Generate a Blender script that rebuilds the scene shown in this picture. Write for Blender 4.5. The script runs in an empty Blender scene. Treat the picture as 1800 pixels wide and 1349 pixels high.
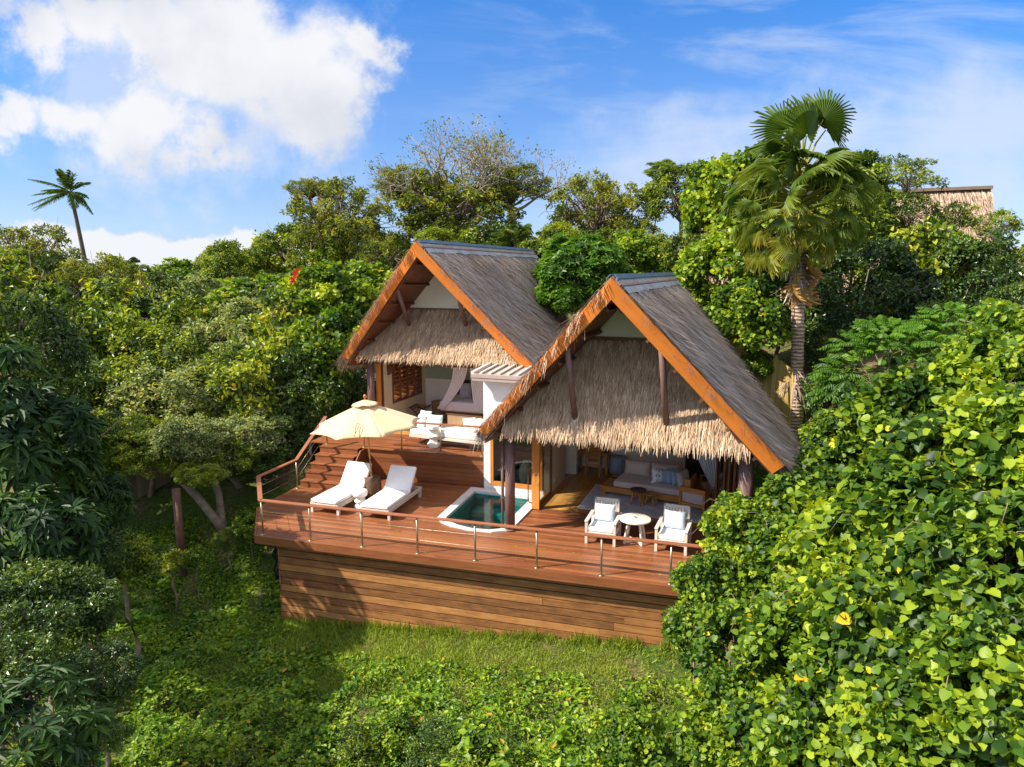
import bpy, bmesh, math, random
import numpy as np
from mathutils import Vector, Matrix, noise as mnoise
sc = bpy.context.scene
COL = sc.collection
R = math.radians
rng = np.random.default_rng(11)
random.seed(5)

# ------------------------------------------------------------------ camera and frames
FPX, CX, CY, HCAM, HY = 1200., 900., 674.5, 7.0, 474.
PITCH = math.atan((CY - HY) / FPX)
_F = np.array([0, math.cos(PITCH), -math.sin(PITCH)]); _U = np.array([0, math.sin(PITCH), math.cos(PITCH)])
def ray(x, y): return _F + (x - CX) / FPX * np.array([1., 0, 0]) + (CY - y) / FPX * _U
def at(x, y, Y):                       # a point seen in the photograph at distance Y
    d = ray(x, y); p = d * (Y / d[1]); p[2] += HCAM; return p
ANG = {'V': -20.0, 'D': -15.8, 'W': 0.0}
ORG = {'V': (-0.05, 17.68), 'D': (-6.68, 17.36), 'W': (0, 0)}
def fr(frame, u, v, z=0.):
    a = R(ANG[frame]); c, s = math.cos(a), math.sin(a); o = ORG[frame]
    return (o[0] + u * c - v * s, o[1] + u * s + v * c, z)
def to_fr(frame, x, y):
    a = R(ANG[frame]); c, s = math.cos(a), math.sin(a); o = ORG[frame]; x -= o[0]; y -= o[1]
    return (x * c + y * s, -x * s + y * c)

# ------------------------------------------------------------------ objects
def thing(name, label, cat, frame='W', loc=(0, 0, 0), rz=0., group=None, kind=None):
    o = bpy.data.objects.new(name, None); COL.objects.link(o)
    o.empty_display_size = .1
    o.location = fr(frame, *loc); o.rotation_euler = (0, 0, R(ANG[frame] + rz))
    tag(o, label, cat, group, kind); return o
def tag(o, label=None, cat=None, group=None, kind=None):
    if label: o['label'] = label
    if cat: o['category'] = cat
    if group: o['group'] = group
    if kind: o['kind'] = kind
    return o
def link(name, me, mat, parent=None, label=None):
    o = bpy.data.objects.new(name, me); COL.objects.link(o)
    if mat is not None:
        for m in (mat if isinstance(mat, (list, tuple)) else [mat]): me.materials.append(m)
    if parent is not None: o.parent = parent
    if label: o['label'] = label
    return o
def copy_tree(o, parent=None):
    c = o.copy(); COL.objects.link(c)
    if parent is not None: c.parent = parent
    for ch in list(o.children): copy_tree(ch, c)
    return c

def mesh_np(name, V, F, rnd=None, smooth=False):
    """quads from arrays, with a per-vertex float 'rnd'"""
    me = bpy.data.meshes.new(name); nv, nf = len(V), len(F); k = F.shape[1]
    me.vertices.add(nv); me.vertices.foreach_set('co', np.ascontiguousarray(V, dtype=np.float32).ravel())
    me.loops.add(nf * k); me.loops.foreach_set('vertex_index', np.ascontiguousarray(F, dtype=np.int32).ravel())
    me.polygons.add(nf); me.polygons.foreach_set('loop_start', np.arange(0, nf * k, k, dtype=np.int32))
    me.polygons.foreach_set('loop_total', np.full(nf, k, dtype=np.int32))
    me.polygons.foreach_set('use_smooth', np.full(nf, smooth))
    me.update(calc_edges=True)
    if rnd is not None:
        a = me.attributes.new('rnd', 'FLOAT', 'POINT'); a.data.foreach_set('value', np.ascontiguousarray(rnd, dtype=np.float32))
    return me

class MB:
    def __init__(s): s.v = []; s.f = []; s.r = []; s.sm = []
    def add(s, vs, fs, rnd=None, smooth=False):
        b = len(s.v); s.v += [tuple(p) for p in vs]
        rnd = random.random() if rnd is None else rnd
        for f in fs: s.f.append(tuple(i + b for i in f)); s.r.append(rnd); s.sm.append(smooth)
        return s
    def box(s, x0, x1, y0, y1, z0, z1, M=None, rnd=None):
        vs = [Vector((x, y, z)) for z in (z0, z1) for y in (y0, y1) for x in (x0, x1)]
        if M is not None: vs = [M @ p for p in vs]
        return s.add(vs, [(0, 2, 3, 1), (4, 5, 7, 6), (0, 1, 5, 4), (2, 6, 7, 3), (0, 4, 6, 2), (1, 3, 7, 5)], rnd)
    def bar(s, p0, p1, w, h, up=(0, 0, 1), rnd=None):
        p0, p1 = Vector(p0), Vector(p1); d = (p1 - p0); L = d.length; d.normalize()
        sd = d.cross(Vector(up)); sd.normalize(); n = sd.cross(d)
        M = Matrix(((d.x, sd.x, n.x, p0.x), (d.y, sd.y, n.y, p0.y), (d.z, sd.z, n.z, p0.z), (0, 0, 0, 1)))
        return s.box(0, L, -w / 2, w / 2, -h / 2, h / 2, M, rnd)
    def tube(s, pts, rad, n=8, cap=True, rnd=None, smooth=True):
        pts = [Vector(p) for p in pts]; m = len(pts)
        rad = rad if isinstance(rad, (list, tuple, np.ndarray)) else [rad] * m
        ref = Vector((0, 0, 1)); vs = []
        for i, p in enumerate(pts):
            d = (pts[min(i + 1, m - 1)] - pts[max(i - 1, 0)]).normalized()
            a = d.cross(ref)
            if a.length < .05: a = d.cross(Vector((1, 0, 0)))
            a.normalize(); b = a.cross(d)
            for k in range(n):
                t = 2 * math.pi * k / n; vs.append(p + (a * math.cos(t) + b * math.sin(t)) * rad[i])
        fs = [(i * n + k, i * n + (k + 1) % n, (i + 1) * n + (k + 1) % n, (i + 1) * n + k) for i in range(m - 1) for k in range(n)]
        rnd = random.random() if rnd is None else rnd
        s.add(vs, fs, rnd, smooth)
        if cap:
            b = len(s.v) - len(vs)
            for f in (tuple(b + k for k in reversed(range(n))), tuple(b + (m - 1) * n + k for k in range(n))):
                s.f.append(f); s.r.append(rnd); s.sm.append(False)
        return s
    def lathe(s, prof, n=20, c=(0, 0, 0), rnd=None, smooth=True):
        vs = [(c[0] + r * math.cos(2 * math.pi * k / n), c[1] + r * math.sin(2 * math.pi * k / n), c[2] + z) for r, z in prof for k in range(n)]
        m = len(prof)
        fs = [(i * n + k, i * n + (k + 1) % n, (i + 1) * n + (k + 1) % n, (i + 1) * n + k) for i in range(m - 1) for k in range(n)]
        fs += [tuple(reversed(range(n))), tuple((m - 1) * n + k for k in range(n))]
        return s.add(vs, fs, rnd, smooth)
    def prism(s, poly, z0, z1, rnd=None, M=None):
        n = len(poly); vs = [Vector((x, y, z0)) for x, y in poly] + [Vector((x, y, z1)) for x, y in poly]
        if M is not None: vs = [M @ p for p in vs]
        return s.add(vs, [tuple(reversed(range(n))), tuple(range(n, 2 * n))] + [(i, (i + 1) % n, n + (i + 1) % n, n + i) for i in range(n)], rnd)
    def slab(s, pts, off, rnd=None):
        """a plate: 3-D polygon pts given a thickness vector off"""
        n = len(pts); o = Vector(off); vs = [Vector(p) for p in pts] + [Vector(p) + o for p in pts]
        return s.add(vs, [tuple(reversed(range(n))), tuple(range(n, 2 * n))] + [(i, (i + 1) % n, n + (i + 1) % n, n + i) for i in range(n)], rnd)
    def pillow(s, w, h, t, M=None, n=10, rnd=None, pinch=.06):
        vs = []; g = np.linspace(-1, 1, n)
        for sg in (1, -1):
            for b in g:
                for a in g:
                    e = (max(0, 1 - a ** 4) * max(0, 1 - b ** 4)) ** .5
                    k = 1 - pinch * ((1 - b * b) if abs(a) > .2 else 0) * a * a; k2 = 1 - pinch * (1 - a * a) * b * b
                    vs.append(Vector((a * w / 2 * k, b * h / 2 * k2, sg * t / 2 * (e + .03))))
        if M is not None: vs = [M @ p for p in vs]
        fs = []; N = n * n
        for j in range(n - 1):
            for i in range(n - 1):
                q = (j * n + i, j * n + i + 1, (j + 1) * n + i + 1, (j + 1) * n + i)
                fs.append(q); fs.append(tuple(N + x for x in reversed(q)))
        rim = [i for i in range(n)] + [j * n + n - 1 for j in range(1, n)] + [(n - 1) * n + i for i in range(n - 2, -1, -1)] + [j * n for j in range(n - 2, 0, -1)]
        for i in range(len(rim)):
            a, b = rim[i], rim[(i + 1) % len(rim)]; fs.append((b, a, N + a, N + b))
        return s.add(vs, fs, rnd, True)
    def build(s, name, mat, parent=None, bevel=0., label=None, seg=2, fix=True):
        me = bpy.data.meshes.new(name); me.from_pydata(s.v, [], s.f)
        if fix:
            bm = bmesh.new(); bm.from_mesh(me); bmesh.ops.recalc_face_normals(bm, faces=bm.faces[:]); bm.to_mesh(me); bm.free()
        me.polygons.foreach_set('use_smooth', s.sm)
        a = me.attributes.new('rnd', 'FLOAT', 'FACE'); a.data.foreach_set('value', s.r)
        o = link(name, me, mat, parent, label)
        if bevel:
            m = o.modifiers.new('bevel', 'BEVEL'); m.width = bevel; m.segments = seg; m.limit_method = 'ANGLE'; m.angle_limit = R(40)
        return o
def TM(loc=(0, 0, 0), rx=0, ry=0, rz=0):
    from mathutils import Euler
    return Matrix.Translation(loc) @ Euler((R(rx), R(ry), R(rz)), 'XYZ').to_matrix().to_4x4()

# ------------------------------------------------------------------ materials
def newmat(name):
    m = bpy.data.materials.new(name); m.use_nodes = True; nt = m.node_tree; nt.nodes.clear()
    out = nt.nodes.new('ShaderNodeOutputMaterial'); return m, nt, out
def N(nt, typ, **kw):
    n = nt.nodes.new(typ)
    for k, v in kw.items():
        if k == 'ins':
            for a, b in v.items():
                if hasattr(b, 'is_linked') or isinstance(b, bpy.types.NodeSocket): nt.links.new(b, n.inputs[a])
                else: n.inputs[a].default_value = b
        else: setattr(n, k, v)
    return n
def ramp(nt, fac, stops):
    r = nt.nodes.new('ShaderNodeValToRGB'); nt.links.new(fac, r.inputs[0])
    e = r.color_ramp.elements
    while len(e) > 1: e.remove(e[-1])
    e[0].position = stops[0][0]; e[0].color = (*stops[0][1], 1)
    for p, c in stops[1:]:
        x = e.new(p); x.color = (*c, 1)
    return r.outputs[0]
def math_(nt, op, a, b=None, c=None, clamp=False):
    n = nt.nodes.new('ShaderNodeMath'); n.operation = op; n.use_clamp = clamp
    for i, x in enumerate((a, b, c)):
        if x is None: continue
        if isinstance(x, bpy.types.NodeSocket): nt.links.new(x, n.inputs[i])
        else: n.inputs[i].default_value = x
    return n.outputs[0]
def mixc(nt, fac, a, b, mode='MIX'):
    n = nt.nodes.new('ShaderNodeMix'); n.data_type = 'RGBA'; n.blend_type = mode
    for s_, x in ((0, fac), (6, a), (7, b)):
        if isinstance(x, bpy.types.NodeSocket): nt.links.new(x, n.inputs[s_])
        else: n.inputs[s_].default_value = x if s_ == 0 else (*x, 1)
    return n.outputs[2]
def coords(nt, scale=(1, 1, 1), kind='Object'):
    tc = nt.nodes.new('ShaderNodeTexCoord'); mp = nt.nodes.new('ShaderNodeMapping')
    mp.inputs['Scale'].default_value = scale; nt.links.new(tc.outputs[kind], mp.inputs[0]); return mp.outputs[0]
def noise_(nt, vec, scale, detail=4, rough=.6, dist=0.):
    n = N(nt, 'ShaderNodeTexNoise'); nt.links.new(vec, n.inputs['Vector'])
    n.inputs['Scale'].default_value = scale; n.inputs['Detail'].default_value = detail; n.inputs['Roughness'].default_value = rough
    n.inputs['Distortion'].default_value = dist; return n.outputs[0]
def bump_(nt, h, strength=.3, dist=.02):
    b = N(nt, 'ShaderNodeBump'); b.inputs['Strength'].default_value = strength; b.inputs['Distance'].default_value = dist
    nt.links.new(h, b.inputs['Height']); return b.outputs[0]
def principled(nt, out, col, rough=.5, metal=0., normal=None, spec=.5):
    p = nt.nodes.new('ShaderNodeBsdfPrincipled')
    if isinstance(col, bpy.types.NodeSocket): nt.links.new(col, p.inputs['Base Color'])
    else: p.inputs['Base Color'].default_value = (*col, 1)
    if isinstance(rough, bpy.types.NodeSocket): nt.links.new(rough, p.inputs['Roughness'])
    else: p.inputs['Roughness'].default_value = rough
    p.inputs['Metallic'].default_value = metal; p.inputs['Specular IOR Level'].default_value = spec
    if normal is not None: nt.links.new(normal, p.inputs['Normal'])
    nt.links.new(p.outputs[0], out.inputs[0]); return p
def attr(nt, name='rnd'):
    a = nt.nodes.new('ShaderNodeAttribute'); a.attribute_name = name; return a.outputs['Fac']

def m_plain(name, col, rough=.6, metal=0., var=.15, nscale=6., bump=.1, bscale=60., spec=.4):
    m, nt, out = newmat(name); c = coords(nt)
    n = noise_(nt, c, nscale); n2 = noise_(nt, c, bscale, 3)
    f = ramp(nt, n, [(.3, tuple(x * (1 - var) for x in col)), (.7, tuple(min(1, x * (1 + var)) for x in col))])
    principled(nt, out, f, rough, metal, bump_(nt, n2, bump, .01), spec); return m
def m_wood(name, stops, axis=0, rough=.5, rvar=.5, stretch=14., scale=1.6, bump=.15, spec=.4, blot=.4, bsc=.9):
    """stops: colours for rnd 0..1 per board; grain runs along local axis"""
    m, nt, out = newmat(name); s = [stretch] * 3; s[axis] = 1.
    r = attr(nt); c = coords(nt, tuple(s))
    off = N(nt, 'ShaderNodeVectorMath', operation='ADD'); nt.links.new(c, off.inputs[0])
    cx = N(nt, 'ShaderNodeCombineXYZ'); k = math_(nt, 'MULTIPLY', r, 37.)
    for i in range(3): nt.links.new(k, cx.inputs[i])
    nt.links.new(cx.outputs[0], off.inputs[1])
    g = noise_(nt, off.outputs[0], scale, 6, .65, .4); g2 = noise_(nt, coords(nt), bsc, 5, .6)
    v = math_(nt, 'ADD', math_(nt, 'MULTIPLY', r, rvar), math_(nt, 'MULTIPLY', g, 1 - rvar))
    v = math_(nt, 'ADD', v, math_(nt, 'MULTIPLY', math_(nt, 'SUBTRACT', g2, .5), .35), clamp=True)
    col = ramp(nt, v, [(.15 + .7 * i / (len(stops) - 1), s_) for i, s_ in enumerate(stops)])
    ro = math_(nt, 'ADD', rough - .1, math_(nt, 'MULTIPLY', g, .2))
    principled(nt, out, col, ro, 0, bump_(nt, g, bump, .01), spec); return m
def m_fabric(name, col, col2=None, stripe=None, axis=0, rough=.9):
    m, nt, out = newmat(name); c = coords(nt)
    if stripe:
        sx = N(nt, 'ShaderNodeSeparateXYZ'); nt.links.new(c, sx.inputs[0])
        w = noise_(nt, sx.outputs[axis], stripe, 2, .8)
        nn = nt.nodes[-1]
        cmb = N(nt, 'ShaderNodeCombineXYZ'); nt.links.new(sx.outputs[axis], cmb.inputs[0]); nt.links.new(cmb.outputs[0], nn.inputs['Vector'])
        f = ramp(nt, w, [(.42, col), (.5, col2), (.56, col), (.62, col2)])
    else:
        n = noise_(nt, c, 4.); f = ramp(nt, n, [(.3, tuple(x * .94 for x in col)), (.7, col)])
    wv = noise_(nt, c, 260., 2); big = noise_(nt, c, 7., 3)
    h = math_(nt, 'ADD', math_(nt, 'MULTIPLY', wv, .25), big)
    p = principled(nt, out, f, rough, 0, bump_(nt, h, .35, .02), .2)
    p.inputs['Sheen Weight'].default_value = .2; return m
def m_leaf(name, stops, trans=.4, rough=.42, ovar=.25, spec=.5, tcol=(1.35, 1.25, .45)):
    m, nt, out = newmat(name); r = attr(nt)
    oi = N(nt, 'ShaderNodeObjectInfo')
    gt = math_(nt, 'GREATER_THAN', r, .905); vs_ = math_(nt, 'MINIMUM', math_(nt, 'ADD', r, math_(nt, 'MULTIPLY', math_(nt, 'SUBTRACT', oi.outputs['Random'], .5), ovar)), .885)
    v = math_(nt, 'ADD', math_(nt, 'MULTIPLY', gt, r), math_(nt, 'MULTIPLY', math_(nt, 'SUBTRACT', 1., gt), vs_), clamp=True) if stops[-2][0] > .9 else math_(nt, 'ADD', r, math_(nt, 'MULTIPLY', math_(nt, 'SUBTRACT', oi.outputs['Random'], .5), ovar), clamp=True)
    col = ramp(nt, v, stops)
    p = nt.nodes.new('ShaderNodeBsdfPrincipled'); nt.links.new(col, p.inputs['Base Color'])
    p.inputs['Roughness'].default_value = rough; p.inputs['Specular IOR Level'].default_value = spec
    t = nt.nodes.new('ShaderNodeBsdfTranslucent'); nt.links.new(mixc(nt, 1., col, tcol, 'MULTIPLY'), t.inputs[0])
    mx = nt.nodes.new('ShaderNodeMixShader'); mx.inputs[0].default_value = trans
    nt.links.new(p.outputs[0], mx.inputs[1]); nt.links.new(t.outputs[0], mx.inputs[2]); nt.links.new(mx.outputs[0], out.inputs[0]); return m
def m_straw(name, stops, patch=None, pscale=.8):
    m, nt, out = newmat(name); r = attr(nt)
    col = ramp(nt, r, stops)
    if patch:
        n = noise_(nt, coords(nt), pscale, 4, .6); f = ramp(nt, n, [(.4, (0, 0, 0)), (.68, (1, 1, 1))])
        sep = N(nt, 'ShaderNodeSeparateColor'); nt.links.new(f, sep.inputs[0])
        col = mixc(nt, math_(nt, 'MULTIPLY', sep.outputs[0], .7), col, patch)
    principled(nt, out, col, .75, 0, None, .25); return m
def m_glass(name, tint=(.75, .8, .8), refl=1.0, dark=0.):
    m, nt, out = newmat(name)
    t = nt.nodes.new('ShaderNodeBsdfTransparent'); t.inputs[0].default_value = (*tint, 1)
    g = nt.nodes.new('ShaderNodeBsdfGlossy'); g.inputs['Roughness'].default_value = .02
    lw = nt.nodes.new('ShaderNodeLayerWeight'); lw.inputs[0].default_value = .5
    fr_ = math_(nt, 'ADD', .045, math_(nt, 'MULTIPLY', math_(nt, 'POWER', lw.outputs['Facing'], 4.), .9))
    mx = nt.nodes.new('ShaderNodeMixShader'); nt.links.new(math_(nt, 'MULTIPLY', fr_, refl, clamp=True), mx.inputs[0])
    nt.links.new(t.outputs[0], mx.inputs[1]); nt.links.new(g.outputs[0], mx.inputs[2]); nt.links.new(mx.outputs[0], out.inputs[0]); return m
# ------------------------------------------------------------------ palette
deck_m = m_wood('deck timber', [(.10, .030, .013), (.19, .064, .026), (.28, .102, .040), (.37, .15, .068)], 0, .36, .34, spec=.5)
skirt_m = m_wood('weathered timber', [(.045, .020, .011), (.17, .068, .022), (.34, .150, .045), (.48, .255, .09)], 0, .65, .24, stretch=16., bump=.6, blot=1.35, bsc=2.1)
barge_m = m_plain('orange stained board', (.70, .205, .03), .6, 0, .20, 2.2, .25, 25, .3)
barge_w = m_wood('orange stained board', [(.42, .115, .018), (.60, .175, .026), (.72, .22, .034), (.80, .28, .055)], 0, .62, .3, stretch=10., scale=1.2, bump=.25, spec=.25, blot=.7, bsc=1.6)
barge_in = m_plain('dark stained timber', (.13, .045, .02), .55, 0, .2, 2.5)
orange_m = m_wood('oiled door timber', [(.34, .11, .02), (.50, .19, .035), (.62, .27, .06)], 2, .38, .3)
brown_m = m_wood('brown joinery timber', [(.09, .03, .015), (.16, .055, .025), (.24, .09, .04)], 2, .45, .3)
post_m = m_plain('mauve brown post', (.17, .095, .085), .55, 0, .2, 3., .15, 30)
wall_m = m_plain('cream plaster', (.76, .73, .62), .85, 0, .05, 1.2, .12, 50)
tan_m = m_plain('warm plaster', (.62, .54, .40), .85, 0, .05, 1.2, .12, 50)
white_m = m_plain('white plaster', (.82, .82, .79), .85, 0, .03, 1.2, .12, 50)
green_m = m_plain('sage plaster', (.36, .47, .37), .85, 0, .06, 1.5, .1, 50)
grey_m = m_plain('grey beige plaster', (.80, .74, .67), .85, 0, .05, 1.5, .1, 50)
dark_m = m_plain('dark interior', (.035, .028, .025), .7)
steel_m = m_plain('brushed steel', (.42, .36, .25), .38, .9, .08, 20., .05, 200)
rail_m = m_wood('handrail timber', [(.16, .055, .03), (.28, .10, .05), (.40, .17, .09)], 0, .36, .2)
roof_grey = m_straw('weathered thatch', [(0., (.13, .09, .072)), (.3, (.31, .235, .19)), (.6, (.51, .40, .32)), (.85, (.68, .53, .40)), (1., (.84, .68, .50))], (.40, .37, .36), .7)
roof_base = m_plain('thatch bed', (.24, .185, .15), .9, 0, .3, 3.)
straw_m = m_straw('golden thatch', [(0., (.14, .08, .045)), (.3, (.34, .22, .13)), (.6, (.57, .40, .26)), (.85, (.76, .57, .41)), (1., (.88, .73, .58))])
straw_base = m_plain('straw bed', (.20, .13, .07), .9, 0, .3, 3.)
cap_m = m_plain('blue grey ridge metal', (.10, .15, .20), .5, .0, .25, 2.)
flash_m = m_plain('grey ridge felt', (.33, .335, .34), .8, 0, .3, 2.2, .3, 20)
tin_m = m_plain('taupe roof metal', (.36, .28, .25), .5, 0, .1, 2.)
glass_m = m_glass('window glass', (.90, .93, .92), 1.0)
tin_edge = m_plain('pale trim', (.66, .60, .55), .6)

def straw(P, D, L, W, Nn, lift, rnd, sag=0.):
    """thin blades: P root, D direction, Nn outward normal; the tip stands off by lift and sags"""
    n = len(P); S = np.cross(D, Nn); S /= np.linalg.norm(S, axis=1)[:, None] + 1e-9
    L = np.asarray(L)[:, None]; W = np.asarray(W)[:, None]; lift = np.asarray(lift)[:, None]
    mid = P + D * L * .55 + Nn * lift * .7; tip = P + D * L + Nn * lift; tip[:, 2] -= (sag * L[:, 0])
    V = np.stack([P - S * W / 2, P + S * W / 2, mid - S * W * .45, mid + S * W * .45, tip - S * W * .12, tip + S * W * .12], 1).reshape(-1, 3)
    b = (np.arange(n) * 6)[:, None]
    F = np.concatenate([b + np.array([0, 1, 3, 2]), b + np.array([2, 3, 5, 4])], 1).reshape(-1, 4)
    return V, F, np.repeat(np.clip(rnd, 0, 1), 6)
def cat_arr(parts):
    Vs, Fs, Rs = [], [], []; o = 0
    for V, F, r in parts: Vs.append(V); Fs.append(F + o); Rs.append(r); o += len(V)
    return np.concatenate(Vs), np.concatenate(Fs), np.concatenate(Rs)
def nrmz(a): return a / (np.linalg.norm(a, axis=-1, keepdims=True) + 1e-9)

def roof_slope(ap0, ap1, ft1, ft0, nrm, ns, eave=True):
    """straw laid over one roof slope; corners: apex front, apex rear, foot rear, foot front"""
    ap0, ap1, ft0, ft1 = map(np.array, (ap0, ap1, ft0, ft1)); parts = []
    down = ft0 - ap0; down[1] = 0; down = down / np.linalg.norm(down)
    t = rng.uniform(.085, 1., ns); s = rng.uniform(-.01, 1.01, ns)
    P = (ap0 + (ap1 - ap0) * s[:, None]) * (1 - t)[:, None] + (ft0 + (ft1 - ft0) * s[:, None]) * t[:, None]
    D = nrmz(down + rng.normal(0, .11, (ns, 3)) * np.array([1, 1.6, 1.]))
    band = np.array([mnoise.noise((p[1] * .9, p[2] * .55 + p[0] * .5, 3.)) for p in P])
    streak = np.array([mnoise.noise((p[1] * 5., (p[0] + p[2]) * .8, 7.)) for p in P])
    lump = np.array([mnoise.noise((p[1] * .8, p[2] * .9 + p[0], 11.)) + .5 * mnoise.noise((p[1] * 2.4, p[2] * 2. + p[0], 5.)) for p in P])
    parts.append(straw(P + nrm * (.03 + .05 * lump)[:, None], D, rng.uniform(.3, .75, ns), rng.uniform(.011, .027, ns), np.tile(nrm, (ns, 1)), rng.uniform(.005, .06, ns), .44 + .40 * band + .18 * streak + rng.normal(0, .17, ns)))
    # eave fringe
    n = 900 if eave else 500; s = rng.uniform(0, 1, n)
    P = ft0 + (ft1 - ft0) * s[:, None] - down * rng.uniform(0, .35, n)[:, None] + nrm * rng.uniform(-.2, .02, n)[:, None]
    D = nrmz(down + np.array([0, 0, -.25]) + rng.normal(0, .15, (n, 3)))
    parts.append(straw(P, D, rng.uniform(.3, .6, n), rng.uniform(.016, .034, n), np.tile(nrm, (n, 1)), rng.uniform(0, .04, n), .6 + rng.normal(0, .2, n), .15))
    # rake edges: straw combed forward over the bargeboard and drooping
    for a, f, o, n, k in ((ap0, ft0, -1, 1300 if not eave else 800, 1. if not eave else .5), (ap1, ft1, 1, 400, .7)):
        t = rng.uniform(.0, 1.0, n); P = a + (f - a) * t[:, None] + nrm * rng.uniform(-.10, .03, n)[:, None]
        P[:, 1] -= o * rng.uniform(.0, .30, n)
        clump = np.array([mnoise.noise((x * 19., 1.7 * o, 4.)) for x in t])
        D = nrmz(np.array([0, o * .62, 0]) + down * rng.uniform(.15, .8, n)[:, None] + np.array([0, 0, -.25]) + rng.normal(0, .16, (n, 3)))
        L = np.clip(rng.uniform(.16, .40, n) + clump * .34, .10, .8) * (.45 + .55 * k)
        parts.append(straw(P, D, L, rng.uniform(.016, .036, n), np.tile(nrm, (n, 1)), rng.uniform(-.02, .05, n), .80 + rng.normal(0, .16, n) + clump * .2, .35 * k))
    return cat_arr(parts)

def bure_roof(t, zs, vt, rear, leftfoot=-.62):
    """roof, bargeboards, gable, thatched awning of one villa in the villa's own frame"""
    uc, ap, ft = 3.0, 6.86, 2.66; hw = 3.72
    vr, uf, vf, zf = rear
    A0, A1 = (uc, -1.72, ap), (uc, vr, ap)
    F0, F1 = (uc + hw, -.58, ft), (uf, vf, zf)
    G0, G1 = (uc - hw, -.62, ft + .1), (2 * uc - uf, vf, zf)
    sl = np.array([hw, 0, -(ap - ft)]); sl /= np.linalg.norm(sl); nR = np.array([-sl[2], 0, sl[0]]); nL = nR * [-1, 1, 1]
    th = .27
    b = MB()
    for a0, a1, f1, f0, n in ((A0, A1, F1, F0, nR), (A0, A1, G1, G0, nL)):
        b.slab([a0, a1, f1, f0], Vector(n) * -th)
    roof = b.build('roof', [roof_base], t)
    V, F, r = cat_arr([roof_slope(A0, A1, F1, F0, nR, 24000), roof_slope(A0, A1, G1, G0, nL, 4200, False)])
    link('thatch', mesh_np('thatch', V, F, r), roof_grey, roof)
    # ridge: felt band and metal cap
    f = MB()
    for n, sx in ((nR, 1), (nL, -1)):
        d = np.array([sl[0] * sx, 0, sl[2]])
        p0 = np.array(A0) + n * .025 + [0, .05, 0]; p1 = np.array(A1) + n * .025 - [0, .05, 0]
        k = 24
        top = [p0 + (p1 - p0) * i / k for i in range(k + 1)]
        low = [q + d * (.52 + .10 * mnoise.noise((i * .9, sx * 3., 1.))) for i, q in enumerate(top)]
        vs = top + low; f.add(vs, [(i, i + 1, k + 2 + i, k + 1 + i) for i in range(k)])
    f.build('ridge_felt', flash_m, roof, fix=False)
    c = MB(); 
    for n, sx in ((nR, 1), (nL, -1)):
        d = np.array([sl[0] * sx, 0, sl[2]]); p0 = np.array(A0) + n * .045; p1 = np.array(A1) + n * .045
        c.slab([p0, p1, p1 + d * .13, p0 + d * .13], Vector(n) * .02)
    c.build('ridge_cap', cap_m, roof)
    # soffit lining under the overhang
    s_ = MB(); q = th + .03
    for a0, a1, f1, f0, n in ((A0, A1, F1, F0, nR), (A0, A1, G1, G0, nL)):
        pts = [np.array(p) - n * q for p in (a0, a1, f1, f0)]; s_.slab([Vector(p) for p in pts], Vector(n) * -.03)
        d = np.array(f0) - np.array(a0); d[1] = 0
        for k in np.arange(.12, 1., .16):
            p0 = np.array(a0) * (1 - k) + np.array(f0) * k - n * (q + .09); p1 = np.array(a1) * (1 - k) + np.array(f1) * k - n * (q + .09)
            s_.bar(p0 + [0, .12, 0], p1, .07, .1, up=tuple(n))
    s_.build('soffit', barge_in, t)
    # bargeboards lie in the leaning rake plane
    lean = Vector((0, -.055, -.016))
    for pts in ([(uc, -1.80, ap - .03), (uc + hw + .06, -.60, ft + .03), (uc + hw - .19, -.57, ft - .2), (uc, -1.70, ap - .50)],
                [(uc, -1.80, ap - .03), (uc - hw + .12, -.68, ft + .24), (uc - hw + .32, -.64, ft + .14), (uc, -1.70, ap - .50)]):
        p_ = [Vector(q) for q in pts]; dv = (p_[1] - p_[0]); ln_ = dv.length; dv.normalize(); nv = Vector(lean).normalized(); sv = nv.cross(dv).normalized(); nv = dv.cross(sv)
        MM = Matrix(((dv.x, sv.x, nv.x, p_[0].x), (dv.y, sv.y, nv.y, p_[0].y), (dv.z, sv.z, nv.z, p_[0].z), (0, 0, 0, 1))); MI = MM.inverted(); lo_ = [MI @ q for q in p_]; k_ = .56; b = MB()
        a_, b_, c_, d_ = lo_; m1, m2 = a_.lerp(b_, k_), d_.lerp(c_, k_); e_ = Vector((.004, 0, 0)); off_ = MI.to_3x3() @ lean
        b.slab([a_, m1 - e_, m2 - e_, d_], off_, .35); b.slab([m1 + e_, b_, c_, m2 + e_], off_, .62)
        for kk in (.06, .3, .5, .62, .8, .94):
            for jj in (.25, .75):
                s__ = a_.lerp(b_, kk).lerp(d_.lerp(c_, kk), jj) + off_ * 1.02; b.lathe([(.007, -.002), (.007, .003)], 6, tuple(s__), 0.)
        o_ = b.build('bargeboard', barge_w, t, .005); o_.matrix_local = MM
    # awning of straw across the gable
    def ul(z): return uc - hw * (ap - .30 - z) / (ap - ft)
    vb, zb = -.48, 3.08
    b = MB(); b.slab([(ul(zs) - .05, vt, zs), (2 * uc - ul(zs) + .05, vt, zs), (2 * uc - ul(zb) - .25, vb, zb), (ul(zb) + .25, vb, zb)], (0, .12, -.10))
    aw = b.build('awning', straw_base, t)
    dn = np.array([0, vb - vt, zb - zs]); Ls = np.linalg.norm(dn); dn /= Ls; nn = np.array([0, dn[2], -dn[1]]); nn = nn if nn[2] > 0 else -nn
    n = int(5200 * Ls); t_ = rng.uniform(.02, 1, n) ** .85; z = zs + (zb - zs) * t_
    lo = np.array([ul(q) for q in z]) + .02; hi = 2 * uc - lo
    uu = lo + (hi - lo) * rng.uniform(0, 1, n)
    P = np.stack([uu, vt + (vb - vt) * t_, z], 1)
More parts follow.
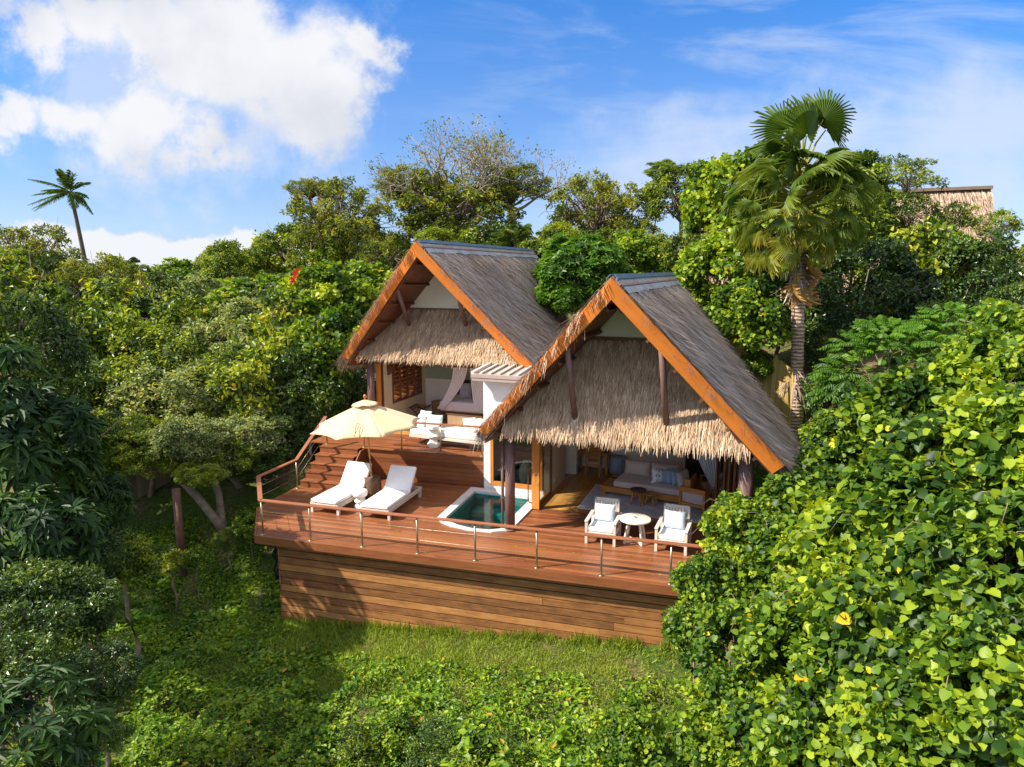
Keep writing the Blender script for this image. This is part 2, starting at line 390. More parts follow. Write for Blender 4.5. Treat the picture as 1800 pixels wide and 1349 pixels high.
    cl = np.array([mnoise.noise((p[0] * 5., p[2] * 3., 2.)) for p in P])
    D = nrmz(dn + rng.normal(0, .10, (n, 3)) * [1.3, .5, .5])
    parts = [straw(P + nn * .01, D, rng.uniform(.25, .55, n), rng.uniform(.010, .024, n), np.tile(nn, (n, 1)), rng.uniform(.005, .06, n), .52 + .22 * cl + rng.normal(0, .17, n))]
    n = 4200; uu = rng.uniform(ul(zb) + .1, 2 * uc - ul(zb) - .1, n); k = rng.uniform(0, .35, n)
    P = np.stack([uu, np.full(n, vb) - dn[1] * k + rng.uniform(-.02, .14, n), zb - dn[2] * k], 1)
    cl = np.array([mnoise.noise((p[0] * 7., 3., 2.)) + .6 * mnoise.noise((p[0] * 23., 9., 2.)) for p in P])
    D = nrmz(dn * .55 + np.array([0, 0, -.7]) + rng.normal(0, .11, (n, 3)))
    parts.append(straw(P, D, np.clip(rng.uniform(.20, .36, n) + .10 * cl, .12, .6), rng.uniform(.011, .028, n), np.tile(nn, (n, 1)), rng.uniform(0, .05, n), .70 + rng.normal(0, .2, n) + .1 * cl, .05))
    V, F, r = cat_arr(parts); link('awning_straw', mesh_np('awning_straw', V, F, r), straw_m, aw)
    # plastered gable triangle
    zt = ap - .36; b = MB()
    b.slab([(ul(zs - .3) + .02, vt + .02, zs - .3), (2 * uc - ul(zs - .3) - .02, vt + .02, zs - .3), (uc, vt + .02, zt)], (0, .12, 0))
    b.build('gable_panel', wall_m, t)
def strut(t, p0, p1):
    b = MB(); b.tube([p0, p1], .075, 10); b.build('strut', post_m, t)

# ------------------------------------------------------------------ living villa
liv = thing('thatched_villa', 'nearer thatched villa with open living room and wide straw awning', 'villa', 'V', (0, 0, 0), group='thatched villas')
bure_roof(liv, 5.3, .70, (8.5, 7.05, 3.65, 2.35))
strut(liv, (1.87, -1.22, 5.2), (1.86, -.33, 3.28)); strut(liv, (4.05, -1.24, 5.26), (4.11, -.33, 3.29))
for u, r in ((0., .135), (5.97, .17)):
    b = MB(); b.tube([(u, 0, -.02), (u, 0, 2.72)], r, 18); b.lathe([(r + .02, 0), (r + .02, .05), (r, .06)], 18, (u, 0, .0)); b.build('post', post_m, liv)
b = MB(); b.tube([(-.21, -.02, 0), (-.21, -.02, 2.5)], .04, 10); b.tube([(-.21, -.02, 2.5), (-.42, -.2, 2.66), (-.62, -.4, 2.70)], .035, 8)
for z in (.9, 1.9): b.box(-.26, -.16, -.07, .03, z, z + .03)
b.build('downpipe', post_m, liv)
b = MB(); b.box(-.12, 6.12, -.06, .06, 2.80, 3.0); b.build('beam', barge_in, liv)
for u in (-.2, 5.97):
    b = MB(); b.box(u - .085, u + .085, -.46, 6.5, 2.70, 2.98); b.build('wall_plate', post_m, liv, .008)
parq = m_wood('honey parquet', [(.30, .125, .03), (.46, .215, .055), (.60, .31, .09)], 1, .22, .4, stretch=9.)
b = MB()
for i in range(38):
    x = .12 + i * .155; b.box(x, x + .152, 1.92, 6.62, -.06, .012)
b.build('floor', parq, liv)
b = MB(); b.box(.0, 6.05, 1.85, 6.75, 2.98, 3.06); b.build('ceiling', white_m, liv)
b = MB(); b.box(1.30, 6.1, 6.6, 6.75, 0, .86); b.box(1.30, 1.72, 6.6, 6.75, .86, 2.98); b.box(1.72, 6.1, 6.6, 6.75, 2.5, 2.98); b.build('wall', grey_m, liv)
b = MB(); b.box(-.10, 1.30, 6.62, 6.74, 0, 2.98); b.build('wall', wall_m, liv)
b = MB(); b.box(-.08, .17, 3.30, 4.98, 0, 2.98); b.build('wall', tan_m, liv)
b = MB(); b.box(-.08, .40, 5.55, 5.75, 0, 2.98); b.build('wall', wall_m, liv)
b = MB(); b.box(5.95, 6.1, 1.9, 6.6, 0, .9); b.box(5.95, 6.1, 4.6, 6.6, .9, 2.98); b.box(5.95, 6.1, 1.9, 4.6, 2.4, 2.98); b.build('wall', grey_m, liv)
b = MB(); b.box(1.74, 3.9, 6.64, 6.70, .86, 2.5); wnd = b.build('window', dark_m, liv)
b = MB(); b.box(1.70, 3.93, 6.55, 6.60, .84, .92)
for x in (1.72, 2.44, 3.16, 3.88): b.box(x - .03, x + .03, 6.56, 6.62, .92, 2.5)
b.build('frame', brown_m, wnd)
b = MB(); b.box(3.95, 5.9, 6.2, 6.58, 1.02, 1.07); sh = b.build('wall_shelf', orange_m, liv)
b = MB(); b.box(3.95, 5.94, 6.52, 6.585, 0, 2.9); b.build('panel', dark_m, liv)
b = MB(); b.box(.145, .175, 3.6, 3.68, .30, .40); b.build('power_socket', white_m, liv)
def door_leaf(parent, p0, ax, w, h, st, mat, z0=.03):
    """a framed glass leaf: p0 hinge corner, ax direction in plan"""
    M = Matrix.Translation(p0) @ Matrix.Rotation(math.atan2(ax[1], ax[0]), 4, 'Z'); b = MB()
    b.box(0, st, -.025, .025, z0, h, M); b.box(w - st, w, -.025, .025, z0, h, M); b.box(st, w - st, -.025, .025, z0, z0 + st * 1.3, M); b.box(st, w - st, -.025, .025, h - st, h, M)
    o = b.build('door_panel', mat, parent, .004); g = MB(); g.box(st, w - st, -.006, .006, z0 + st * 1.3, h - st, M); g.build('glass', glass_m, o); return o
d1 = door_leaf(liv, (.17, 1.86, 0), (0, 1), 1.45, 2.70, .10, brown_m)
b = MB(); b.box(.03, .27, 1.74, 1.82, .015, 2.72); st = b.build('door_stile', orange_m, liv, .006)
b = MB(); b.tube([(.03, 1.74, 1.25), (-.05, 1.70, 1.22), (-.06, 1.70, .8), (-.06, 1.70, .3), (-.03, 1.72, .22), (.03, 1.74, .2)], .018, 8); b.build('handle', brown_m, st)
for u in (5.20, 5.40, 5.52, 5.66, 5.78): door_leaf(liv, (u, 1.95, 0), (.06, 1), .78, 2.70, .085, brown_m)
b = MB(); b.box(.02, 5.95, 1.80, 1.94, 2.72, 2.98); b.build('door_head', brown_m, liv)
b = MB(); b.box(.02, 5.95, 1.80, 1.91, -.03, .016); b.build('threshold', brown_m, liv)

# ------------------------------------------------------------------ bedroom villa on the upper terrace
BO = (-7.27, 4.8, 1.05)
bed_v = thing('thatched_villa', 'farther thatched villa with bedroom and louvred window on the upper terrace', 'villa', 'V', BO, group='thatched villas')
bure_roof(bed_v, 4.6, .50, (9.8, 6.9, 5.0, 2.3))
strut(bed_v, (1.97, -1.25, 5.32), (1.66, .10, 4.0)); strut(bed_v, (4.13, -1.24, 5.28), (3.84, .14, 4.05))
for u in (.08, 5.97):
    b = MB(); b.tube([(u, 0, -.05), (u, 0, 2.72)], .14, 16); b.build('post', post_m, bed_v)
b = MB(); b.box(-.15, 6.12, -.06, .06, 2.60, 2.88); b.build('beam', barge_in, bed_v)
for u in (-.2, 6.0):
    b = MB(); b.box(u - .09, u + .09, -.46, 4.2, 2.72, 2.98); b.build('wall_plate', barge_m, bed_v, .008)
b = MB(); b.box(.22, .40, .12, .2, 0, 2.6); st = b.build('door_stile', orange_m, bed_v, .006)
b = MB(); b.box(.30, .42, .25, .33, 0, 2.6); b.build('door_frame', brown_m, bed_v)
b = MB(); b.box(.15, .35, .30, 1.05, 0, 2.98); b.box(.15, .35, 3.45, 3.95, 0, 2.98); b.box(.15, .35, 1.05, 3.45, 0, .97); b.box(.15, .35, 1.05, 3.45, 2.56, 2.98); b.build('wall', tan_m, bed_v)
b = MB(); b.box(.35, 6.05, 3.8, 3.95, 0, 1.48); b.build('wall', white_m, bed_v)
b = MB(); b.box(.35, 6.05, 3.8, 3.95, 1.48, 2.98); b.build('wall', green_m, bed_v)
b = MB(); b.box(5.9, 6.05, .3, 3.8, 0, 2.98); b.build('wall', white_m, bed_v)
b = MB(); b.box(.15, 6.05, .1, 3.95, 2.98, 3.05); b.build('ceiling', tan_m, bed_v)
b = MB(); b.box(.15, 6.05, .1, 3.9, -.04, .015); b.build('floor', parq, bed_v)
# louvred window in the left wall
b = MB()
for v in (1.05, 1.63, 2.22, 2.80, 3.36): b.box(.17, .37, v, v + .09, .97, 2.56)
b.box(.15, .38, 1.05, 3.45, .90, .99); b.box(.15, .38, 1.05, 3.45, 2.52, 2.60); wf = b.build('louvre_window', brown_m, bed_v)
b = MB()
for k in range(4):
    v0 = 1.14 + k * .585
    for i in range(9):
        z = 1.06 + i * .17; b.add([Vector((.16, v0, z + .05)), Vector((.16, v0 + .5, z + .05)), Vector((.36, v0 + .5, z)), Vector((.36, v0, z)),
                                  Vector((.16, v0, z + .065)), Vector((.16, v0 + .5, z + .065)), Vector((.36, v0 + .5, z + .015)), Vector((.36, v0, z + .015))],
                                 [(3, 2, 1, 0), (4, 5, 6, 7), (0, 1, 5, 4), (1, 2, 6, 5), (2, 3, 7, 6), (3, 0, 4, 7)])
b.build('slats', orange_m, wf)
for v in (.72, 3.62):
    b = MB(); b.box(.36, .40, v, v + .1, 2.05, 2.45); sc_ = b.build('wall_sconce', brown_m, bed_v)
    b = MB(); b.box(.42, .60, v - .04, v + .14, 2.12, 2.42); b.build('lamp_shade', brown_m, sc_)
    b = MB(); b.tube([(.45, v + .05, 2.12), (.45, v + .05, 1.95)], .012, 6); b.build('tassel', tan_m, sc_)

# ------------------------------------------------------------------ bathroom block between the villas
bath = thing('bathroom_block', 'white plastered block with a flat metal roof between the two villas', 'building', 'V', (0, 0, 0))
b = MB(); b.box(-2.02, -1.79, 3.05, 3.2, -.05, 3.62); b.box(-1.79, -.02, 3.05, 3.2, -.05, .17); b.box(-1.79, -.02, 3.05, 3.2, 2.32, 3.62); b.box(-2.02, -1.9, 3.2, 6.0, -.05, 3.62)
b.build('wall', white_m, bath)
b = MB(); b.box(-1.79, -1.68, 3.02, 3.12, .17, 2.32); b.box(-.16, -.04, 3.02, 3.12, .17, 2.32); b.box(-1.68, -.16, 3.02, 3.12, .17, .30); b.box(-1.68, -.16, 3.02, 3.12, 2.2, 2.32)
w = b.build('window', orange_m, bath, .005)
b = MB(); b.box(-1.68, -.16, 3.06, 3.075, .30, 2.2); b.build('glass', m_glass('bathroom glass', (.5, .56, .56), 1.6), w)
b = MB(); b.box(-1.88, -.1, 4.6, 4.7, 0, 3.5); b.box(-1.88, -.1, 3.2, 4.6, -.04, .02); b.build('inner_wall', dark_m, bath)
b = MB()
b.slab([(-2.2, 2.68, 3.79), (1.2, 2.68, 3.79), (1.2, 6.2, 4.02), (-2.2, 6.2, 4.02)], (0, 0, -.05)); rf = b.build('roof', tin_m, bath)
b = MB()
for i in range(9):
    x = -2.0 + i * .30; b.slab([(x, 2.70, 3.81), (x + .07, 2.70, 3.81), (x + .07, 6.1, 4.035), (x, 6.1, 4.035)], (0, 0, .045))
b.build('ridge_strips', tin_edge, rf)
b = MB(); b.box(-2.24, 1.2, 2.58, 2.68, 3.70, 3.82); b.box(-2.22, 1.2, 2.60, 2.68, 3.60, 3.70); b.build('gutter', tin_m, rf, .006)
b = MB(); b.bar((-2.22, 2.66, 3.83), (-2.22, 6.1, 4.05), .09, .1); b.build('verge_trim', tin_edge, rf)
b = MB(); b.box(-2.22, -2.06, 4.3, 5.8, 3.85, 4.22); b.build('parapet', tin_edge, bath, .01)
b = MB(); b.box(-1.98, -1.72, 4.5, 5.8, 3.86, 4.14); b.build('parapet', tin_m, bath, .01)

# ------------------------------------------------------------------ lower deck
deck = thing('timber_deck', 'red brown timber deck on a plank clad base above the grass', 'deck', 'D', (0, 0, 0))
POOL_OUT = [(-2.44, 2.98), (-2.26, .15), (-2.02, -.15), (-1.62, -.34), (-1.0, -.44), (-.4, -.37), (.05, -.08), (.06, 2.98)]
POOL_IN = [(-2.16, 2.66), (-2.02, .2), (-1.82, -.05), (-1.42, -.23), (-1.0, -.32), (-.52, -.26), (-.26, -.08), (-.26, 2.66)]
def V2D(p):
    q = fr('V', p[0], p[1]); return to_fr('D', q[0], q[1])
def scan(poly, v):
    xs = []
    for i in range(len(poly)):
        (a, b_), (c, d) = poly[i], poly[(i + 1) % len(poly)]
        if (b_ - v) * (d - v) < 0: xs.append(a + (c - a) * (v - b_) / (d - b_))
    return (min(xs), max(xs)) if len(xs) > 1 else None
poolD = [V2D(p) for p in POOL_OUT]; pc = np.mean(poolD, 0); poolD = [tuple(pc + (np.array(p) - pc) * .97) for p in poolD]
roomD = [V2D(p) for p in ((.0, 1.86), (6.2, 1.86), (6.2, 6.0), (.0, 6.0))]; bathD = [V2D(p) for p in ((-2.0, 3.1), (.1, 3.1), (.1, 6), (-2., 6))]
b = MB(); v = -.12; bw = .118
while v < 6.2:
    vc = v + bw / 2; u0 = -.12 - 1.30 * min(1, (vc + .1) / 1.88); u1 = 13.2
    if vc > 5.40: u0 = 4.5
    segs = [(u0, u1)]
    for pl in (poolD, roomD, bathD):
        iv = scan(pl, vc)
        if iv:
            ns = []
            for a, c in segs:
                if iv[1] <= a or iv[0] >= c: ns.append((a, c))
                else:
                    if iv[0] > a: ns.append((a, iv[0]))
                    if iv[1] < c: ns.append((iv[1], c))
            segs = ns
    for a, c in segs:
        x = a
        while x < c - .02:
            y = min(c, x + random.uniform(2.6, 5.2)); y = c if c - y < .5 else y
            b.box(x, y - .004, v, v + bw - .007, -.035, random.uniform(-.0015, .0015)); x = y
    v += bw
b.build('boards', deck_m, deck, fix=False)
b = MB(); b.bar((-.14, -.14, -.095), (13.2, -.14, -.095), .04, .21); b.bar((-.14, -.12, -.095), (-1.44, 1.76, -.095), .04, .20); b.bar((-1.44, 1.76, -.125), (-1.42, 5.3, -.125), .04, .25); b.build('fascia', deck_m, deck)
b = MB(); ground_l, ground_r = -2.75, -1.75
for i in range(13):
    z1 = -.23 - i * .2; z0 = z1 - .188; x = .34
    while x < 13.0:
        y = min(13.1, x + random.uniform(5., 9.5)); yo = random.uniform(-.006, .006)
        b.box(x, y - .005, .15 + yo, .185 + yo, z0 + .009, z1 - random.uniform(0, .006)); x = y
for i in range(13):
    z1 = -.23 - i * .2; b.box(.34, .375, .14, 5.2, z1 - .182, z1)
b.build('base_cladding', skirt_m, deck, fix=False)
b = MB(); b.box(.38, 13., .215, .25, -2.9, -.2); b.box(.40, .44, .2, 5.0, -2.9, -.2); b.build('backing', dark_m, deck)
b = MB(); b.box(-1.35, 5.6, .5, 5.2, -.16, -.06)
for u in (-1.1, 0.1): 
    for vv_ in (2.2, 3.7, 5.0): b.box(u - .06, u + .06, vv_ - .06, vv_ + .06, -2.6, -.16)
jo = b
# pool must stay open: joists only outside it
b = MB()
for u in (-1.2, -.4, .4, 1.2, 2.0, 2.8, 3.6): b.box(u - .03, u + .03, 1.9, 5.2, -.2, -.04)
for u in (-1.1, .1):
    for vv_ in (2.2, 3.7, 5.0): b.box(u - .06, u + .06, vv_ - .06, vv_ + .06, -2.8, -.2)
b.build('joists', dark_m, deck)

# steps and upper terrace
steps = thing('timber_steps', 'flight of red brown timber steps rising to the upper terrace', 'steps', 'D', (0, 0, 0))
for i in range(5):
    z = .21 * (i + 1); v0 = 3.85 + i * .31; b = MB(); x1 = .10 if i > 1 else .20
    b.box(-1.32, x1, v0 + .02, v0 + .05, z - .21, z - .03)
    for k in range(3): b.box(-1.34, x1 + .02, v0 + k * .115, v0 + k * .115 + .11, z - .03, z)
    b.build('step', deck_m, steps)
b = MB(); b.prism([(3.9, 0), (5.42, 0), (5.42, 1.0), (5.1, 1.0)], .19, .23, M=Matrix(((0, 0, 1, 0), (1, 0, 0, 0), (0, 1, 0, 0), (0, 0, 0, 1)))); b.build('stringer', deck_m, steps)
upper = thing('upper_terrace', 'raised timber terrace with a plank retaining wall behind the loungers', 'deck', 'D', (0, 0, 0))
b = MB(); v = 5.36
while v < 10.2:
    u0 = -2.0 if v > 5.5 else -1.38; u1 = 4.48 if v < 6.5 else 4.3
    x = u0
    while x < u1 - .02:
        y = min(u1, x + random.uniform(2.2, 4.5)); y = u1 if u1 - y < .5 else y
        b.box(x, y - .004, v, v + .111, 1.012, 1.05 + random.uniform(-.0015, .0015)); x = y
    v += .118
b.build('boards', deck_m, upper, fix=False)
b = MB()
for i in range(7):
    b.box(.16, 4.50, 5.44, 5.475, .005 + i * .144, .142 + i * .144)
b.build('retaining_boards', m_wood('wall timber', [(.13, .036, .016), (.24, .085, .03), (.36, .15, .05)], 0, .5, .5), upper)
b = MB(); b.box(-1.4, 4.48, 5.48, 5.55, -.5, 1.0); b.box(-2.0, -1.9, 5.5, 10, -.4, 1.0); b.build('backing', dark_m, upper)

# ------------------------------------------------------------------ railings
def railing(name, label, path, posts, zoff=.96, cables=(.35, .65)):
    t = thing(name, label, 'railing', 'D', (0, 0, 0)); 
    for p0, p1 in zip(path[:-1], path[1:]):
        b = MB(); d = (Vector(p1) - Vector(p0)).normalized() * .02
        b.bar(Vector(p0) + Vector((0, 0, zoff)) - d, Vector(p1) + Vector((0, 0, zoff)) + d, .125, .04); b.build('handrail', rail_m, t, .006)
    for p in posts:
        b = MB(); b.tube([(p[0], p[1], p[2]), (p[0], p[1], p[2] + zoff - .02)], .024, 10); b.lathe([(.06, 0), (.06, .012), (.03, .016)], 12, p); b.build('post', steel_m, t)
    for c in cables:
        b = MB()
        for p0, p1 in zip(path[:-1], path[1:]): b.tube([Vector(p0) + Vector((0, 0, c)), Vector(p1) + Vector((0, 0, c))], .005, 5)
        b.build('cable', steel_m, t)
    return t
railing('deck_railing', 'front railing of the lower deck with timber handrail and steel posts', [(13., 0, 0), (0, 0, 0), (-1.36, 1.80, 0), (-1.32, 3.70, 0)],
        [(u, .0, 0) for u in (.02, 1.46, 2.96, 4.49, 6.01, 7.55, 9.09, 10.65, 12.2)] + [(-1.32, 3.68, 0)])
railing('stair_railing', 'sloping handrail with wire cables along the timber steps', [(-1.32, 3.70, 0), (-1.24, 5.42, 1.05)], [(-1.24, 5.44, 1.05)])
railing('terrace_railing', 'railing along the edge of the upper terrace behind the parasol', [(.17, 5.42, 1.05), (4.44, 5.42, 1.05)], [(u, 5.42, 1.05) for u in (.19, 1.58, 2.98, 4.40)])

# ------------------------------------------------------------------ plunge pool
pool = thing('plunge_pool', 'small teal plunge pool with pale stone rim sunk in the deck', 'pool', 'V', (0, 0, 0))
tile_m = m_plain('dark teal tile', (.03, .27, .27), .35, 0, .25, 5., .1, 30)
cop_m = m_plain('pale stone rim', (.66, .62, .60), .7, 0, .08, 3., .2, 40)
b = MB(); n = len(POOL_OUT); vs = []
for z in (-.05, .045):
    vs += [(x, y, z) for x, y in POOL_OUT] + [(x, y, z) for x, y in POOL_IN]
fs = []
for i in range(n):
    j = (i + 1) % n; fs += [(2 * n + i, 2 * n + j, 3 * n + j, 3 * n + i), (i, j, 2 * n + j, 2 * n + i), (n + i, 3 * n + i, 3 * n + j, n + j), (i, n + i, n + j, j)]
b.add(vs, fs, .5); b.build('coping', cop_m, pool, .012)
b = MB(); inn = [((x + 1.14) * .995 - 1.14, (y - 1.2) * .995 + 1.2) for x, y in POOL_IN]
b.add([(x, y, -1.2) for x, y in inn] + [(x, y, -.04) for x, y in inn], [tuple(range(n))] + [(i, n + i, n + (i + 1) % n, (i + 1) % n) for i in range(n)], .5)
b.box(-2.1, -.3, 2.1, 2.62, -1.2, -.45); b.box(-1.35, -1.05, -.25, 2.1, -1.19, -.6) if False else None
b.build('basin', tile_m, pool, fix=False)
wm, nt, out = newmat('pool water')
t_ = nt.nodes.new('ShaderNodeBsdfTransparent'); t_.inputs[0].default_value = (.55, .93, .88, 1)
g_ = nt.nodes.new('ShaderNodeBsdfGlossy'); g_.inputs['Roughness'].default_value = .03
h = noise_(nt, coords(nt), 5., 3); bn = bump_(nt, h, .12, .03); nt.links.new(bn, g_.inputs['Normal'])
f_ = nt.nodes.new('ShaderNodeFresnel'); f_.inputs[0].default_value = 1.33; mx = nt.nodes.new('ShaderNodeMixShader')
nt.links.new(f_.outputs[0], mx.inputs[0]); nt.links.new(t_.outputs[0], mx.inputs[1]); nt.links.new(g_.outputs[0], mx.inputs[2]); nt.links.new(mx.outputs[0], out.inputs[0])
b = MB(); b.add([(x, y, -.07) for x, y in inn], [tuple(range(n))], .5); b.build('water_surface', wm, pool, fix=False)
# ------------------------------------------------------------------ furniture materials
fab_white = m_fabric('white canvas', (.86, .86, .86))
fab_taupe = m_fabric('taupe linen', (.58, .50, .46))
fab_sand = m_fabric('sand canvas', (.67, .505, .30))
fab_stripe = m_fabric('pale blue stripe', (.76, .80, .84), (.36, .50, .64), 28., 0)
fab_blue = m_fabric('slate blue stripe', (.13, .23, .34), (.38, .50, .60), 34., 0)
fab_aqua = m_fabric('aqua stripe', (.72, .80, .80), (.36, .54, .58), 18., 0)
fab_cream = m_fabric('cream linen', (.80, .73, .62))
fab_pink = m_fabric('blush linen', (.82, .74, .70))
fab_net = m_fabric('white netting', (.84, .80, .86))
fab_bed = m_fabric('white bed linen', (.76, .73, .84))
fab_navy = m_fabric('royal blue cotton', (.02, .035, .30))
bleach = m_wood('bleached timber', [(.50, .44, .38), (.62, .56, .50), (.74, .69, .63)], 1, .6, .3)
bleach_v = m_wood('bleached timber upright', [(.48, .41, .35), (.60, .53, .46), (.72, .66, .58)], 2, .6, .3)
honey = m_wood('honey timber', [(.34, .13, .03), (.48, .21, .045), (.60, .30, .08)], 0, .4, .3)
dkwood = m_plain('dark timber', (.09, .045, .025), .4, 0, .3, 5.)
stone_w = m_plain('white stone', (.78, .76, .71), .75, 0, .05, 5., .25, 40)
wicker = m_wood('woven cane', [(.18, .10, .05), (.34, .21, .11), (.48, .33, .19)], 2, .7, .2, stretch=30., scale=3., bump=.6)
blk = m_plain('black metal', (.02, .02, .022), .4, .3)
def part(o): return o

# ---- sun loungers
def lounger(label, u, v, rz):
    t = thing('sun_lounger', label, 'sun lounger', 'D', (u, v, 0), rz, 'loungers under the parasol'); w = .44
    b = MB()
    for s in (-1, 1): b.box(s * w - .025, s * w + .025, .02, 2.28, .20, .315)
    b.box(-w + .025, w - .025, .02, .07, .20, .31); b.box(-w + .025, w - .025, 2.22, 2.27, .20, .31)
    for i in range(13): b.box(-w + .025, w - .025, .12 + i * .115, .21 + i * .115, .285, .305)
    b.build('frame', bleach, t, .004)
    for s in (-1, 1):
        for y in (.10, 2.18): 
            b = MB(); b.box(s * w - .04, s * w + .04, y - .04, y + .04, 0, .20); b.build('leg', bleach_v, t, .004)
    hp = Vector((0, 1.52, .33)); ang = math.atan2(.62, .50); c, s_ = math.cos(ang), math.sin(ang)
    M = Matrix(((1, 0, 0, 0), (0, c, -s_, hp.y), (0, s_, c, hp.z), (0, 0, 0, 1)))
    b = MB(); b.box(-w + .03, w - .03, 0, .80, -.03, .0, M); b.tube([M @ Vector((.3, .55, -.03)), (.3, 2.1, .30)], .014, 6); b.tube([M @ Vector((-.3, .55, -.03)), (-.3, 2.1, .30)], .014, 6)
    b.build('backrest_frame', bleach, t)
    b = MB(); b.box(-w + .005, w - .005, .0, 1.53, .32, .425); m1 = b.build('mattress', fab_white, t, .04, seg=4)
    b = MB(); b.box(-w + .005, w - .005, .01, .84, .005, .105, M); b.build('back_cushion', fab_white, t, .04, seg=4)
    for o in t.children:
        if 'cushion' in o.name or 'mattress' in o.name:
            for p in o.data.polygons: p.use_smooth = True
lounger('white cushioned sun lounger nearer the corner rail, left of the parasol pot', .76, 1.80, -4.)
lounger('white cushioned sun lounger nearer the plunge pool, right of the parasol pot', 2.36, 1.80, -1.)
for t0 in [o for o in sc.objects if o.name.startswith('sun_lounger')]: pass

# ---- parasol
par = thing('parasol', 'large sand coloured octagonal parasol over the two sun loungers', 'parasol', 'D', (1.44, 3.55, 0))
lean = Vector((-.125, -.05, 3.10))
b = MB(); b.tube([(0, 0, .3), lean * (1.2 / 2.95)], .024, 12); b.tube([lean * (1.2 / 2.95), lean], .028, 12); b.build('pole', honey, par)
TL = Matrix.Translation((-.008, -.003, .17)) @ Matrix.Rotation(math.atan2(-.125, 3.1), 4, 'Y') @ Matrix.Rotation(math.atan2(.05, 3.1), 4, 'X'); A0 = R(222 + 22.5 - 22.5)
b = MB(); nr, na = 9, 8
for k in range(8):
    a0, a1 = A0 + k * math.pi / 4, A0 + (k + 1) * math.pi / 4; vs = []
    for i in range(nr + 1):
        f = i / nr; r = .06 + 1.66 * f; z = 2.83 - .72 * f ** 1.06
        for j in range(na + 1):
            g = j / na; e = 4 * g * (1 - g)
            p0 = Vector((math.cos(a0), math.sin(a0), 0)); p1 = Vector((math.cos(a1), math.sin(a1), 0)); p = (p0 * (1 - g) + p1 * g) * r
            p = p * (1 - .075 * e * f ** 3); p.z = z - .028 * e * math.sin(math.pi * min(1, f * 1.05)) + .012 * e * f ** 6
            vs.append(TL @ p)
    b.add(vs, [(i * (na + 1) + j, i * (na + 1) + j + 1, (i + 1) * (na + 1) + j + 1, (i + 1) * (na + 1) + j) for i in range(nr) for j in range(na)], .5, True)
cn = b.build('canopy', fab_sand, par, fix=False); md = cn.modifiers.new('cloth', 'SOLIDIFY'); md.thickness = .006
b = MB()
for k in range(8):
    a0, a1 = A0 + k * math.pi / 4, A0 + (k + 1) * math.pi / 4; vs = []
    for i in range(5):
        f = i / 4; r = .03 + .40 * f; z = 2.93 - .145 * f
        for j in range(7):
            g = j / 6; e = 4 * g * (1 - g); p = (Vector((math.cos(a0), math.sin(a0), 0)) * (1 - g) + Vector((math.cos(a1), math.sin(a1), 0)) * g) * r * (1 - .06 * e * f)
            p.z = z + .03 * e * f * (1 if k % 2 else -.4); vs.append(TL @ p)
    b.add(vs, [(i * 7 + j, i * 7 + j + 1, (i + 1) * 7 + j + 1, (i + 1) * 7 + j) for i in range(4) for j in range(6)], .5, True)
v_ = b.build('vent', fab_sand, cn, fix=False); md = v_.modifiers.new('cloth', 'SOLIDIFY'); md.thickness = .005
b = MB(); b.lathe([(.02, 0), (.05, .01), (.03, .04), (.025, .06), (.05, .09), (.055, .13), (.04, .17), (.01, .185)], 14, tuple(lean + Vector((0, 0, -.02)))); b.build('finial', m_plain('orange timber knob', (.45, .13, .03), .4), par)
b = MB()
for k in range(8):
    a = A0 + k * math.pi / 4; d = Vector((math.cos(a), math.sin(a), 0)); b.tube([TL @ (d * .05 + Vector((0, 0, 2.78))), TL @ (d * 1.62 + Vector((0, 0, 2.10)))], .011, 6)
    b.tube([TL @ (d * .03 + Vector((0, 0, 2.15))), TL @ (d * .85 + Vector((0, 0, 2.44)))], .010, 6)
b.build('ribs', honey, par)
strap = m_plain('brown strap', (.10, .06, .035), .8)
a = A0 + 1.42 * math.pi / 4; d = Vector((math.cos(a), math.sin(a), 0)); sd = Vector((-d.y, d.x, 0)); b = MB()
lp = [(-.03, 1.50), (-.045, 1.36), (-.05, 1.20), (-.03, 1.08), (.01, 1.06), (.035, 1.14), (.03, 1.28), (.005, 1.40), (-.02, 1.50), (-.02, 1.62)]
pts = [TL @ (d * r + sd * s_ + Vector((0, 0, 2.885 - .72 * ((r - .06) / 1.62) ** 1.06))) for s_, r in lp]
b.tube(pts, .010, 6); b.build('tie_strap', strap, par)
pot = thing('parasol_stand', 'rough brown pot holding the parasol pole between the loungers', 'stand', 'D', (1.44, 3.55, 0))
b = MB(); b.lathe([(.24, 0), (.275, .05), (.28, .25), (.265, .5), (.25, .60), (.265, .65), (.23, .68), (.05, .66), (.05, .70), (.03, .70)], 22); b.build('pot', m_plain('rough coir', (.13, .075, .045), .95, 0, .45, 14., 1., 30), pot)

def stone_stool(name, label, frame, loc, prof, n=20, smooth=True):
    t = thing(name, label, 'side table', frame, loc, 12.); b = MB()
    b.lathe(prof, n, smooth=smooth); b.build('body', stone_w, t, .0 if smooth else .012); return t
stone_stool('stone_side_table', 'stacked white stone side table between the two sun loungers', 'D', (1.56, 2.52, 0),
            [(.12, 0), (.17, .03), (.185, .09), (.15, .14), (.085, .175), (.13, .20), (.165, .235), (.165, .27), (.12, .31), (.10, .335), (.15, .36), (.205, .41), (.222, .47), (.222, .545), (.21, .57), (.19, .578)], 28)
stone_stool('stone_side_table', 'faceted zigzag white stone side table before the terrace daybed', 'V', (-4.12, 3.68, 1.05),
            [(.20, 0), (.21, .02), (.215, .13), (.12, .24), (.12, .26), (.215, .37), (.215, .40), (.12, .51), (.12, .53), (.215, .64), (.22, .73), (.20, .755)], 9, False)

